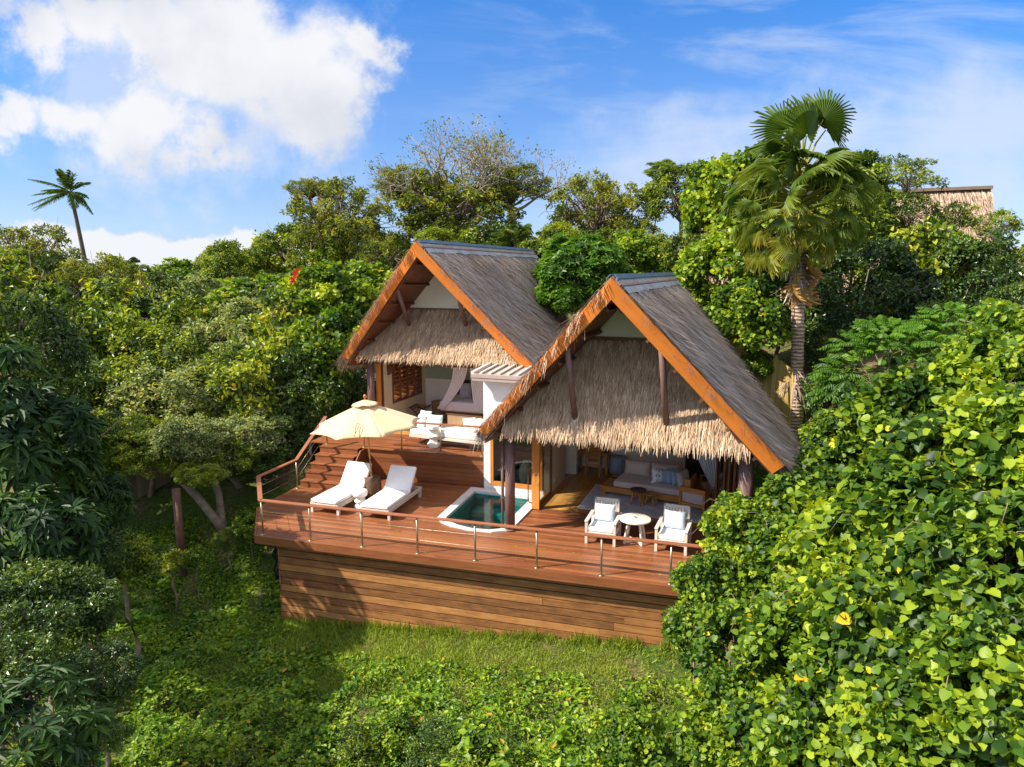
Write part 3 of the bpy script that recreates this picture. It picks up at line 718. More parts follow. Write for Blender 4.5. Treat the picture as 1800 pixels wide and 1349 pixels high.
# ---- deck armchairs and table
def armchair(label, u, v, rz):
    t = thing('deck_armchair', label, 'armchair', 'V', (u, v, 0), rz, 'white armchairs on the front deck'); w = .365
    for sx in (-1, 1):
        b = MB(); b.box(sx * w - .035, sx * w + .035, -.41, -.34, 0, .59); b.build('leg', bleach_v, t, .005)
        b = MB(); b.box(sx * w - .035, sx * w + .035, .36, .43, 0, .59); b.build('leg', bleach_v, t, .005)
        b = MB(); b.box(sx * w - .045, sx * w + .045, -.43, .46, .59, .63); b.build('armrest', bleach, t, .008)
    b = MB(); b.box(-w + .035, w - .035, -.40, -.36, .22, .33); b.box(-w + .035, w - .035, .38, .42, .22, .33)
    for sx in (-1, 1): b.box(sx * w - .02, sx * w + .02, -.34, .36, .24, .33)
    for i in range(6): b.box(-w + .035, w - .035, -.33 + i * .115, -.24 + i * .115, .29, .31)
    b.build('seat_frame', bleach, t, .004)
    c, s_ = math.cos(R(-14)), math.sin(R(-14)); M = Matrix(((1, 0, 0, 0), (0, c, -s_, .33), (0, s_, c, .30), (0, 0, 0, 1)))
    b = MB()
    for sx in (-1, 1): b.box(sx * (w - .06) - .03, sx * (w - .06) + .03, -.02, .025, .0, .70, M)
    b.box(-w + .03, w - .03, -.02, .03, .62, .70, M)
    for i in range(7): b.box(-w + .10 + i * .078, -w + .165 + i * .078, -.012, .018, .05, .62, M)
    b.build('backrest', bleach_v, t, .004)
    b = MB(); b.box(-w + .045, w - .045, -.39, .32, .335, .455); o = b.build('seat_cushion', fab_white, t, .035, seg=4)
    for p in o.data.polygons: p.use_smooth = True
    q = thing('cushion', label.replace('white slatted armchair', 'pale blue striped cushion on armchair'), 'cushion', 'V', (u, v, .45), rz, 'striped cushions on the deck armchairs')
    b = MB(); b.pillow(.56, .46, .19, TM((.0, .17, .235), rx=72)); b.build('cover', fab_stripe, q, fix=False)
armchair('white slatted armchair left of the round deck table', 2.52, .22, 1.)
armchair('white slatted armchair right of the round deck table, beside the vine', 4.31, .31, -2.)
rt = thing('round_table', 'round white timber side table between the two deck armchairs', 'table', 'V', (3.32, .36, 0))
b = MB(); b.lathe([(.395, .60), (.405, .605), (.405, .635), (.395, .64)], 36); b.build('table_top', m_plain('washed timber top', (.72, .66, .58), .55, 0, .08, 6.), rt, .004)
for k in range(4):
    a = R(45 + 90 * k); b = MB(); b.bar((.20 * math.cos(a), .20 * math.sin(a), .6), (.33 * math.cos(a), .33 * math.sin(a), 0), .05, .05); b.build('leg', bleach_v, rt, .004)
b = MB()
for k in range(2):
    a = R(45 + 90 * k); b.bar((.315 * math.cos(a), .315 * math.sin(a), .035 + .001 * k), (-.315 * math.cos(a), -.315 * math.sin(a), .035 + .001 * k), .045, .05)
b.build('stretcher', bleach, rt, .004)
dish = thing('trinket_dish', 'tiny grey trinket dish in the middle of the round deck table', 'dish', 'V', (3.32, .38, .64))
b = MB(); b.lathe([(.03, 0), (.05, .012), (.055, .022), (.045, .016), (.02, .008)], 14); b.build('bowl', stone_w, dish)
b = MB(); b.box(-.02, .03, -.015, .01, .015, .03); b.box(-.04, -.01, .0, .03, .016, .028); b.build('contents', blk, dish)

# ---- living room
rug_m = m_plain('mottled blue grey rug', (.54, .54, .58), .95, 0, .28, 3.5, .5, 90)
rug = thing('rug', 'mottled grey blue rug under the living room daybed', 'rug', 'V', (1.32, 2.30, .012), 0.); b = MB(); b.box(0, 3.55, 0, 2.4, 0, .014); b.build('pile', rug_m, rug)
b = MB(); b.box(-.03, 0, 0, 2.4, 0, .012); b.box(-.03, 3.58, -.03, 0, 0, .012); b.build('border', fab_cream, rug)
sofa = thing('daybed_sofa', 'honey timber platform daybed with taupe mattress in the living room', 'sofa', 'V', (1.66, 3.70, .02), -7.)
b = MB(); b.box(0, 2.78, 0, 1.28, .20, .30); b.box(0.05, 2.73, .03, .10, .12, .20); b.build('platform', honey, sofa, .008)
for x, y in ((.1, .08), (1.36, .08), (2.62, .08), (.1, 1.15), (2.62, 1.15)): b = MB(); b.box(x - .06, x + .06, y - .05, y + .05, 0, .2); b.build('leg', honey, sofa, .004)
b = MB(); b.box(.40, 2.62, .04, 1.05, .302, .50); o = b.build('mattress', fab_taupe, sofa, .05, seg=4)
for p in o.data.polygons: p.use_smooth = True
for x in (.86, 1.72): b = MB(); b.pillow(.86, .48, .26, TM((x, 1.06, .70), rx=78)); b.build('back_cushion', fab_taupe, sofa, fix=False)
b = MB(); b.box(2.64, 2.72, .05, 1.2, .3, .74); b.box(2.60, 2.78, .02, .10, .3, .86); b.build('end_board', honey, sofa, .006)
b = MB(); b.pillow(.62, .50, .22, TM((2.46, .45, .74), rx=80, rz=78)); b.build('bolster', fab_taupe, sofa, fix=False)
b = MB(); b.box(.06, .36, .62, .95, .30, .335); tr = thing('tray', 'small timber tray at the left end of the daybed platform', 'tray', 'V', (1.66, 3.70, .02), -7.); b.build('base', dkwood, tr, .004)
b = MB()
for x0, x1, y0, y1 in ((.06, .36, .62, .64), (.06, .36, .93, .95), (.06, .08, .64, .93), (.34, .36, .64, .93)): b.box(x0, x1, y0, y1, .335, .37)
b.build('rim', honey, tr)
# printed cushion: blue frond motif on white
pm, nt, out = newmat('frond print'); c = coords(nt); sx = N(nt, 'ShaderNodeSeparateXYZ'); nt.links.new(c, sx.inputs[0])
w = noise_(nt, c, 9., 1, .3, 1.2); msk = math_(nt, 'GREATER_THAN', math_(nt, 'SINE', math_(nt, 'ADD', math_(nt, 'MULTIPLY', sx.outputs[2], 70.), math_(nt, 'MULTIPLY', w, 22.))), .35)
m2 = math_(nt, 'LESS_THAN', math_(nt, 'ADD', math_(nt, 'ABSOLUTE', sx.outputs[0]), math_(nt, 'MULTIPLY', w, .1)), .17)
principled(nt, out, mixc(nt, math_(nt, 'MULTIPLY', msk, m2), (.78, .80, .80), (.12, .30, .38)), .9)
def sofa_pt(x, y): 
    a = R(-7); return (1.66 + x * math.cos(a) - y * math.sin(a), 3.70 + x * math.sin(a) + y * math.cos(a))
for i, (x, y, rz, mt, lb) in enumerate([(1.72, .50, 28., pm, 'white cushion with a blue frond print on the daybed'), (1.93, .62, 40., fab_blue, 'slate blue striped cushion next to the frond print cushion'),
                                (2.10, .60, 46., fab_blue, 'slate blue striped cushion in the middle of the daybed row'), (2.27, .58, 50., fab_blue, 'slate blue striped cushion against the taupe bolster')]):
    p = sofa_pt(x, y); q = thing('cushion', lb, 'cushion', 'V', (p[0], p[1], .52), -7 + rz, 'cushions on the living room daybed'); b = MB(); b.pillow(.46, .44, .17, TM((0, 0, .215), rx=78)); b.build('cover', mt, q, fix=False)
    if i == 0:
        b = MB()
        for sx_ in (-1, 1): b.lathe([(.005, 0), (.035, .02), (.035, .05), (.005, .07)], 8, (sx_ * .24, -.04, .0))
        b.build('tassel', fab_white, q)
def stool(label, u, v, h, r, dark):
    t = thing('wooden_stool', label, 'stool', 'V', (u, v, .026), 20.); b = MB(); b.lathe([(r, h - .04), (r + .01, h - .03), (r + .01, h), (r - .02, h), (r - .03, h - .012), (.02, h - .014)], 26); b.build('seat', dark, t)
    for k in range(4):
        a = R(10 + 90 * k); b = MB(); b.tube([(r * .55 * math.cos(a), r * .55 * math.sin(a), h - .04), (r * 1.02 * math.cos(a), r * 1.02 * math.sin(a), 0)], [.03, .026], 8); b.build('leg', honey, t)
stool('round stool with carved dark top in front of the daybed', 2.92, 3.22, .46, .235, dkwood)
stool('lower honey timber stool tucked behind the carved one', 3.30, 3.30, .36, .19, honey)
def lounge_chair(label, u, v, rz, mt):
    t = thing('lounge_chair', label, 'armchair', 'V', (u, v, .026), rz, 'honey timber chairs of the living room'); w = .36
    for sx in (-1, 1):
        for y0, h in ((-.36, .60), (.30, .78)): b = MB(); b.box(sx * w - .03, sx * w + .03, y0, y0 + .06, 0, h); b.build('leg', honey, t, .004)
        b = MB(); b.box(sx * w - .04, sx * w + .04, -.38, .30, .60, .635); b.build('armrest', honey, t, .004)
    b = MB(); b.box(-w + .03, w - .03, .30, .36, .64, .78); b.box(-w + .03, w - .03, .31, .35, .24, .32); b.build('backrest', honey, t, .006)
    b = MB(); b.box(-w + .03, w - .03, -.36, .30, .22, .30); b.build('seat_frame', honey, t, .004)
    b = MB(); b.box(-w + .035, w - .035, -.35, .27, .30, .42); b.build('seat_cushion', mt, t, .03)
    b = MB(); b.box(-w + .04, w - .04, .17, .29, .40, .74); b.build('back_cushion', mt, t, .03)
lounge_chair('honey timber armchair seen from behind, nearest the folded doors', 4.62, 3.16, 163., fab_taupe)
lounge_chair('honey timber armchair deeper inside the room, by the curtain', 5.05, 4.55, -70., fab_taupe)
q = thing('cushion', 'blue cushion leaning in the armchair by the curtain', 'cushion', 'V', (4.98, 4.42, .45), -60.); b = MB(); b.pillow(.5, .48, .2, TM((0, 0.1, .23), rx=72)); b.build('cover', fab_blue, q, fix=False)
dsk = thing('desk', 'pale timber desk against the back wall of the living room', 'desk', 'V', (.86, 6.14, .012))
b = MB(); b.box(-.56, .56, -.30, .30, .72, .76); b.build('table_top', honey, dsk, .004)
b = MB(); b.box(-.50, .50, -.27, -.24, .62, .72); b.build('apron', honey, dsk)
for x in (-.52, .52):
    for y in (-.26, .26): b = MB(); b.box(x - .035, x + .035, y - .035, y + .035, 0, .72); b.build('leg', honey, dsk)
dc = thing('desk_chair', 'slat back timber armchair pushed up to the desk', 'chair', 'V', (.96, 5.70, .012), 4.)
for x in (-.23, .23):
    for y, h in ((-.2, 1.12), (.22, .62)): b = MB(); b.box(x - .022, x + .022, y - .022, y + .022, 0, h); b.build('leg', honey, dc)
    b = MB(); b.box(x - .03, x + .03, -.2, .26, .62, .65); b.build('armrest', honey, dc)
b = MB(); b.box(-.21, .21, -.215, -.185, 1.02, 1.14); b.box(-.21, .21, -.215, -.185, .50, .55)
for i in range(6): b.box(-.185 + i * .068, -.15 + i * .068, -.208, -.192, .55, 1.02)
b.build('slat_back', honey, dc)
b = MB(); b.box(-.25, .25, -.22, .24, .40, .45); b.build('seat', honey, dc)
b = MB(); b.box(-.23, .23, -.2, .22, .45, .49); b.build('seat_pad', fab_taupe, dc, .015)
pf = thing('pouf', 'blue woven drum pouf beside the desk', 'pouf', 'V', (1.70, 6.22, .012)); b = MB(); b.lathe([(.24, 0), (.29, .04), (.30, .3), (.29, .52), (.25, .58), (.05, .60)], 24); b.build('body', fab_blue, pf)
bx = thing('desk_box', 'small black box on the right end of the desk', 'box', 'V', (1.25, 6.05, .775)); b = MB(); b.box(-.12, .12, -.09, .09, 0, .14); b.build('case', blk, bx, .006); b = MB(); b.box(-.08, .02, -.1, -.09, .02, .07); b.build('front', stone_w, bx)
bw_ = thing('wooden_bowl', 'dark bowl standing on the living room wall shelf', 'bowl', 'V', (4.5, 6.38, 1.07)); b = MB(); b.lathe([(.06, 0), (.16, .06), (.2, .15), (.18, .15), (.05, .03)], 18); b.build('body', dkwood, bw_)
def drape(parent, top0, top1, bot0, bot1, mat, name='drape', folds=7, amp=.05, bulge=(0, 0, 0), nz=12, nx=42):
    vs = []; t0, t1, b0, b1 = map(Vector, (top0, top1, bot0, bot1)); nrm_ = (t1 - t0).cross(Vector((0, 0, 1))).normalized()
    for i in range(nz + 1):
        f = i / nz; fe = f ** 1.4
        for j in range(nx + 1):
            g = j / nx; p = (t0.lerp(t1, g)).lerp(b0.lerp(b1, g), fe); p.z = t0.z + (b0.z - t0.z) * f
            p += nrm_ * amp * math.sin(g * folds * 2 * math.pi + f) * (.5 + .5 * f) + Vector(bulge) * math.sin(math.pi * f); vs.append(p)
    b = MB(); b.add(vs, [(i * (nx + 1) + j, i * (nx + 1) + j + 1, (i + 1) * (nx + 1) + j + 1, (i + 1) * (nx + 1) + j) for i in range(nz) for j in range(nx)], .5, True)
    return b.build(name, mat, parent, fix=False)
cu = thing('curtain', 'striped beige and blue curtain swept aside by the folded doors', 'curtain', 'V', (0, 0, 0))
drape(cu, (4.30, 2.75, 2.75), (5.12, 2.6, 2.75), (5.06, 2.6, 1.0), (5.18, 2.55, 1.0), m_fabric('curtain stripe', (.62, .58, .52), (.32, .40, .50), 9., 0), 'cloth', 6, .035)

# ---- bedroom
X0, Y0, Z0 = BO
def bt(name, label, cat, u, v, z=0.015, rz=0., group=None): return thing(name, label, cat, 'V', (X0 + u, Y0 + v, Z0 + z), rz, group)
bed = bt('bed', 'wide bed with white linen in the farther villa', 'bed', 0, 0)
b = MB(); b.box(1.9, 4.6, 2.25, 3.72, .12, .5); b.build('base', dkwood, bed)
b = MB(); b.box(1.78, 4.7, 2.12, 3.74, .50, .90); o = b.build('mattress', fab_bed, bed, .09, seg=4)
for p in o.data.polygons: p.use_smooth = True
b = MB(); b.box(1.7, 4.8, 3.74, 3.79, .3, 1.5); b.build('headboard', dkwood, bed)
cm, nt, out = newmat('chevron print'); c = coords(nt); sx = N(nt, 'ShaderNodeSeparateXYZ'); nt.links.new(c, sx.inputs[0])
d_ = math_(nt, 'ABSOLUTE', math_(nt, 'SUBTRACT', math_(nt, 'ABSOLUTE', sx.outputs[0]), math_(nt, 'ABSOLUTE', math_(nt, 'SUBTRACT', sx.outputs[2], .31))))
st = math_(nt, 'GREATER_THAN', math_(nt, 'SINE', math_(nt, 'MULTIPLY', d_, 95.)), .25); mk = math_(nt, 'LESS_THAN', d_, .19)
principled(nt, out, mixc(nt, math_(nt, 'MULTIPLY', st, mk), (.70, .66, .66), (.16, .09, .10)), .9)
for lb, u, v, mt, w, h, rx in (('square cushion with a dark chevron cross on the bed', 2.95, 3.45, cm, .70, .62, 76.), ('plain white pillow left of the chevron cushion', 2.35, 3.40, fab_bed, .52, .56, 78.)):
    q = bt('pillow', lb, 'pillow', u, v, .90); b = MB(); b.pillow(w, h, .2, TM((0, 0, h / 2), rx=rx)); b.build('cover', mt, q, fix=False)
q = bt('folded_towel', 'royal blue folded towel on the bed', 'towel', 3.20, 2.75, .90); b = MB(); b.box(-.22, .22, -.15, .15, .0, .10); b.box(-.20, .20, -.14, .14, .101, .22); b.build('cloth', fab_navy, q, .03)
net = bt('bed_canopy', 'sheer white net drapes gathered around the bed', 'canopy', 0, 0)
drape(net, (2.30, 2.3, 2.60), (2.95, 2.3, 2.60), (1.74, 2.05, .60), (2.02, 2.05, .60), fab_net, amp=.035, bulge=(.16, 0, 0))
drape(net, (2.90, 3.4, 2.60), (3.20, 3.4, 2.60), (2.88, 3.5, 1.35), (3.10, 3.5, 1.35), fab_net, folds=4, amp=.03)
drape(net, (3.02, 2.25, 2.60), (3.75, 2.25, 2.60), (3.30, 2.1, .60), (3.72, 2.1, .60), fab_net, amp=.035)
rk = bt('luggage_rack', 'dark folding luggage rack against the bedroom wall', 'rack', .86, 2.35, 0., 6.)
for y in (-.35, .35):
    b = MB(); b.bar((-.3, y, 0), (.3, y, .58), .03, .04, up=(0, 1, 0)); b.bar((.3, y + .035, 0), (-.3, y + .035, .58), .03, .04, up=(0, 1, 0)); b.build('cross_legs', dkwood, rk)
for x in (-.3, .3): b = MB(); b.bar((x, -.4, .59), (x, .42, .59), .04, .035); b.build('rail', dkwood, rk)
b = MB()
for i in range(4): b.box(-.28, .28, -.33 + i * .21, -.27 + i * .21, .575, .582)
b.bar((-.28, -.35, .55), (.28, .35, .55), .03, .02); b.bar((.28, -.35, .53), (-.28, .35, .53), .03, .02); b.build('straps', dkwood, rk)
bs = bt('woven_stool', 'grey woven drum stool beside the bed', 'stool', 1.22, 3.25); b = MB(); b.lathe([(.26, 0), (.30, .04), (.26, .12), (.30, .2), (.26, .3), (.30, .38), (.27, .48), (.30, .56), (.31, .62), (.28, .65), (.03, .655)], 24); b.build('body', wicker, bs)

# ---- terrace daybed
db = thing('terrace_daybed', 'long white cushioned daybed with woven back on the upper terrace', 'daybed', 'V', (-5.12, 3.80, 1.05), -4.)
b = MB(); b.box(0, 2.95, 0, .95, .24, .33); b.build('platform', bleach, db, .008)
b = MB(); b.box(.02, 2.93, .02, .93, .335, .54); o = b.build('mattress', fab_white, db, .05, seg=4)
for p in o.data.polygons: p.use_smooth = True
for x in (.55, 2.45):
    b = MB(); b.tube([(x - .14, .06, .24), (x - .10, .06, .015), (x + .10, .06, .015), (x + .14, .06, .24)], .014, 6); b.tube([(x - .14, .88, .24), (x - .10, .88, .015), (x + .10, .88, .015), (x + .14, .88, .24)], .014, 6); b.build('leg', blk, db)
b = MB(); b.box(1.0, 2.9, .94, .99, .32, .92); b.build('woven_back', wicker, db); b = MB(); b.box(.96, 2.94, .93, 1.0, .92, .97); b.build('back_rail', dkwood, db)
def dbp(x, y):
    a = R(-4); return (-5.12 + x * math.cos(a) - y * math.sin(a), 3.80 + x * math.sin(a) + y * math.cos(a))
for x, y, rz, sz, mt, lb in ((.18, .80, -10., .52, fab_pink, 'blush cushion at the back left of the terrace daybed'), (.22, .48, -25., .44, fab_aqua, 'aqua striped cushion facing sideways on the terrace daybed'), (.47, .52, -12., .45, fab_cream, 'cream cushion between the two aqua striped cushions'),
                         (.80, .50, 8., .48, fab_aqua, 'aqua striped cushion right of the cream cushion'), (2.10, .52, 52., .48, fab_white, 'white cushion first from the woven back'), (2.36, .50, 58., .48, fab_cream, 'cream cushion between two white cushions'), (2.60, .50, 64., .48, fab_white, 'white cushion at the far end by the white wall')):
    p = dbp(x, y); q = thing('cushion', lb, 'cushion', 'V', (p[0], p[1], 1.05 + .54), -4 + rz, 'cushions on the terrace daybed'); b = MB(); b.pillow(sz, sz * .95, .17, TM((0, 0, sz * .45), rx=74)); b.build('cover', mt, q, fix=False)
vz = thing('storage_jar', 'squat tan jar seen through the bathroom window', 'jar', 'V', (-.75, 3.75, .02)); b = MB(); b.lathe([(.18, 0), (.3, .2), (.34, .5), (.28, .75), (.2, .85), (.24, .9)], 20); b.build('body', m_plain('tan clay', (.5, .36, .26), .6), vz)
# ------------------------------------------------------------------ terrain
def gz(x, y):
    x = np.asarray(x, float); y = np.asarray(y, float)
    a = R(ANG['D']); c, s = math.cos(a), math.sin(a); X, Y = x - ORG['D'][0], y - ORG['D'][1]; u = X * c + Y * s; v = -X * s + Y * c
    z = -2.5 + .088 * np.clip(u, 0, 11.5) + .05 * np.clip(u, -14, 0)
    z = z - .22 * np.clip(.4 - v, 0, 40) + np.minimum(np.clip(v - .4, 0, 99) * .5, 3.4) + .025 * np.clip(v - 7, 0, 60)
    z = z + np.clip((u - 11.4) * .4, 0, 3.6)
    inb = lambda q, lo, hi, m: np.clip((q - lo) / m, 0, 1) * np.clip((hi - q) / m, 0, 1)
    w = inb(u, .7, 13., .5) * inb(v, .8, 6.4, .5); z = z * (1 - w) + np.minimum(z, -1.7) * w
    a = R(ANG['V']); c, s = math.cos(a), math.sin(a); X, Y = x - ORG['V'][0], y - ORG['V'][1]; p = X * c + Y * s; q = -X * s + Y * c
    w = inb(p, -3., 8.2, .6) * inb(q, -1.5, 8.2, .6); z = z * (1 - w) + np.minimum(z, -.35) * w
    w = inb(p, -10.2, -1.6, .7) * inb(q, 2.6, 10.4, .7); z = z * (1 - w) + np.minimum(z, .7) * w
    r = np.hypot(x, y - 30); z = z - np.clip(r - 110, 0, 1e9) * .16
    return np.maximum(z, -75)
ax = np.concatenate([-np.geomspace(900, 26, 26), np.arange(-25, 25.01, .42), np.geomspace(26, 900, 26)])
ay = np.concatenate([-np.geomspace(700, 4, 16), np.arange(-3, 50.01, .42), np.geomspace(51, 1200, 26)])
gx, gy = np.meshgrid(ax, ay); g_z = gz(gx, gy)
V = np.stack([gx, gy, g_z], -1).reshape(-1, 3); nx_, ny_ = len(ax), len(ay)
i0 = (np.arange(ny_ - 1)[:, None] * nx_ + np.arange(nx_ - 1)).ravel(); F = np.stack([i0, i0 + 1, i0 + nx_ + 1, i0 + nx_], 1)
soil, nt, out = newmat('leaf litter soil'); c = coords(nt); n1 = noise_(nt, c, .7, 5); n2 = noise_(nt, c, 9., 5, .7)
cA = ramp(nt, n2, [(.3, (.04, .03, .016)), (.5, (.13, .095, .05)), (.7, (.26, .19, .10))]); cB = ramp(nt, n2, [(.3, (.02, .04, .008)), (.55, (.06, .10, .016)), (.75, (.14, .18, .04))])
fm = ramp(nt, n1, [(.40, (0, 0, 0)), (.56, (1, 1, 1))]); sp = N(nt, 'ShaderNodeSeparateColor'); nt.links.new(fm, sp.inputs[0])
principled(nt, out, mixc(nt, sp.outputs[0], cA, cB), .95, 0, bump_(nt, n2, .8, .06), .1)
gnd = link('ground', mesh_np('ground', V, F, None, True), soil); tag(gnd, 'leaf strewn sloping ground around the villas', 'ground', kind='structure')
sea, nt, out = newmat('deep blue sea'); principled(nt, out, (.01, .07, .16), .25, 0, bump_(nt, noise_(nt, coords(nt), .15, 4), .3, 1.))
b = MB(); b.add([(-40000, -2000, -40), (40000, -2000, -40), (40000, 45000, -40), (-40000, 45000, -40)], [(0, 1, 2, 3)]); so = b.build('sea', sea, fix=False); tag(so, 'blue sea at the horizon beyond the trees', 'sea', kind='structure')

# ------------------------------------------------------------------ leaves
def leaves(P, A, Nn, L, W, rnd, fold=.18, tipdrop=.12, round_=False):
    n = len(P); A = nrmz(A); Nn = nrmz(Nn - A * np.sum(A * Nn, 1, keepdims=True)); S = np.cross(A, Nn)
    L = np.broadcast_to(L, (n,))[:, None]; W = np.broadcast_to(W, (n,))[:, None]
    a1, w1, a2, w2 = (.22, .50, .72, .44) if round_ else (.30, .46, .68, .36)
    up = Nn * W * fold
    if round_:
        q = lambda a, s_, h: P + A * L * a + S * W * s_ + Nn * W * h
        cols = [P, q(.50, 0, -.06), q(1.02, 0, -tipdrop * 1.6), q(-.06, .30, fold * .5), q(.26, .53, fold), q(.70, .38, fold * .3), q(-.06, -.30, fold * .5), q(.26, -.53, fold), q(.70, -.38, fold * .3)]
        V = np.stack(cols, 1).reshape(-1, 3); b = (np.arange(n) * 9)[:, None]
        F = np.concatenate([b + np.array(f) for f in ([0, 1, 4, 3], [1, 2, 5, 4], [0, 6, 7, 1], [1, 7, 8, 2])], 1).reshape(-1, 4)
        return V, F, np.repeat(np.clip(rnd, 0, 1), 9)
    l1 = P + A * L * a1 + S * W * w1 + up; r1 = P + A * L * a1 - S * W * w1 + up
    l2 = P + A * L * a2 + S * W * w2 + up * .6 - Nn * L * tipdrop * .4; r2 = P + A * L * a2 - S * W * w2 + up * .6 - Nn * L * tipdrop * .4
    tip = P + A * L - Nn * L * tipdrop
    V = np.stack([P, l1, l2, tip, r2, r1], 1).reshape(-1, 3); b = (np.arange(n) * 6)[:, None]
    F = np.concatenate([b + np.array([0, 3, 2, 1]), b + np.array([0, 5, 4, 3])], 1).reshape(-1, 4)
    return V, F, np.repeat(np.clip(rnd, 0, 1), 6)
def rdir(n): return nrmz(rng.normal(0, 1, (n, 3)))
UP = np.array([0, 0, 1.])
def lobes(Rv, k, lr, zmin=-.45, inner=.5):
    d = rdir(k * 3); d = d[d[:, 2] > zmin][:k]; k = len(d)
    c = d * np.array(Rv) * (inner + (1 - inner) * rng.uniform(0, 1, k) ** .6)[:, None] * (1 - lr * .5)
    return d, c, np.mean(Rv) * lr * rng.uniform(.65, 1.35, k), rng.normal(0, 1, k)
def crown(Rv, k, n, L, W, lr=.34, up=.5, droop=.3, zmin=-.45, inner=.5, sprig=4, round_=False, fold=.18, rb=.45, rs=.13, rl=.11, yel=.02, core=.12, tail=.10):
    d, c, rad, tone = lobes(Rv, k, lr, zmin, inner); k = len(c)
    ns = max(1, n // sprig); li = rng.choice(k, ns, p=rad ** 2 / np.sum(rad ** 2))
    dd = nrmz(rdir(ns) + .65 * d[li] + UP * .3); rr = np.where(rng.uniform(0, 1, ns) < core, rng.uniform(.1, .6, ns), rng.uniform(.62, 1.06, ns) + np.where(rng.uniform(0, 1, ns) < (0 if round_ else tail), np.minimum(rng.exponential(.16, ns), .45), 0))
    S = c[li] + dd * (rad[li] * rr)[:, None] * [1, 1, .85]
    P = np.repeat(S, sprig, 0) + rng.normal(0, L * .42, (ns * sprig, 3)); dd = np.repeat(dd, sprig, 0); li = np.repeat(li, sprig); m = len(P)
    Nn = nrmz(dd * .55 + UP * up + rng.normal(0, .42, (m, 3))); A = nrmz(dd * .5 + rng.normal(0, .7, (m, 3)) - UP * droop)
    st = np.repeat(rng.normal(0, 1, ns), sprig)
    r = rb + rl * tone[li] + rs * .7 * st + rs * rng.normal(0, 1, m)
    r = np.clip(r, .02, .90); ys = np.repeat(rng.uniform(0, 1, ns) < yel, sprig) & (rng.uniform(0, 1, m) < .7); r = np.where(ys, rng.uniform(.91, .97, m), r)
    return leaves(P, A, Nn, L * (z_ := rng.uniform(.5, 1.3, m)), W * z_ * rng.uniform(.85, 1.1, m), r, fold=fold, round_=round_), c
def limbs(c, base, r0, n=14, wig=.12, key_st=False):
    b = MB(); base = Vector(base); idx = rng.choice(len(c), min(n, len(c)), replace=False); top = Vector((0, 0, base.z * .25))
    b.tube([base, base.lerp(top, .5) + Vector((rng.normal(0, .1), rng.normal(0, .1), 0)), top], [r0, r0 * .8, r0 * .55], 8, rnd=.5)
    for i in idx:
        e = Vector(c[i]); s = base.lerp(top, rng.uniform(.35, 1.)); L = (e - s).length; pts = [s]
        for f in (.35, .7, 1.): pts.append(s.lerp(e, f) + Vector(rng.normal(0, wig * L * .5, 3)) * (1 if f < 1 else 0) + Vector((0, 0, .1 * L * math.sin(f * 3))))
        b.tube(pts, [r0 * .38, r0 * .27, r0 * .17, r0 * .07], 6, rnd=.5)
        if key_st and rng.uniform() < .7:
            a_ = rng.uniform(0, 6.28); q0 = e * .85; o_ = Vector((math.cos(a_), math.sin(a_), .5)) * .35; b.tube([q0, q0 + o_ + Vector((0, 0, .25)), q0 + o_ * 2.0 + Vector((0, 0, .15)), q0 + o_ * 2.7 - Vector((0, 0, .25))], [.010, .009, .007, .003], 5, rnd=.9)
        for q in range(3):
            s2 = pts[2]; e2 = e + Vector(rng.normal(0, .16 * L, 3)); b.tube([s2, s2.lerp(e2, .5) + Vector(rng.normal(0, .04 * L, 3)), e2], [r0 * .13, r0 * .09, r0 * .03], 5, rnd=.5)
    return b
bark = m_plain('grey brown bark', (.22, .17, .12), .9, 0, .35, 5., .8, 25)
bark_d = m_plain('dark bark', (.10, .075, .05), .9, 0, .35, 5., .8, 25)
PAL = lambda a, b_, c, d, y=(.55, .42, .03), o=(.55, .22, .02): [(0., a), (.3, b_), (.55, c), (.88, d), (.93, y), (1., o)]
M_heart = m_leaf('heart leaf', PAL((.014, .042, .008), (.050, .118, .012), (.135, .235, .015), (.36, .45, .026), (.72, .58, .02), (.62, .36, .02)), .40, .45, spec=.32)
M_wood = m_leaf('broad leaf', PAL((.022, .048, .010), (.075, .135, .015), (.19, .275, .022), (.42, .46, .035)), .44, .42, spec=.5)
M_olive = m_leaf('olive leaf', PAL((.03, .055, .010), (.095, .140, .015), (.20, .245, .022), (.36, .36, .035)), .42, .5, spec=.35)
M_pale = m_leaf('grey green leaf', PAL((.03, .055, .02), (.10, .15, .05), (.24, .30, .11), (.40, .44, .15)), .38, .46, spec=.35)
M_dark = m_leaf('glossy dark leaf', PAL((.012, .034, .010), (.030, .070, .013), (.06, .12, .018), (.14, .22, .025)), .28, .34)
M_bright = m_leaf('bright leaf', PAL((.03, .085, .008), (.075, .18, .012), (.13, .27, .015), (.24, .38, .022)), .42, .42, spec=.35)
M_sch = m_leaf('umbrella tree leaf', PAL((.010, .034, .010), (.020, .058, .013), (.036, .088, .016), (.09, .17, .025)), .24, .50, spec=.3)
M_palm = m_leaf('palm leaf', [(0., (.03, .07, .010)), (.35, (.085, .15, .016)), (.6, (.20, .245, .025)), (.8, (.42, .36, .05)), (1., (.46, .26, .09))], .34, .5, spec=.3)
M_fern = m_leaf('fern leaf', PAL((.03, .09, .012), (.06, .17, .02), (.11, .25, .03), (.22, .36, .05)), .4, .45)
M_gc = m_leaf('ground cover leaf', PAL((.022, .070, .008), (.080, .19, .013), (.22, .36, .018), (.45, .53, .035)), .46, .45, 0.)
M_red = m_leaf('red blossom', [(0., (.45, .01, .01)), (1., (.75, .03, .015))], .3, .5)
PRO = {}
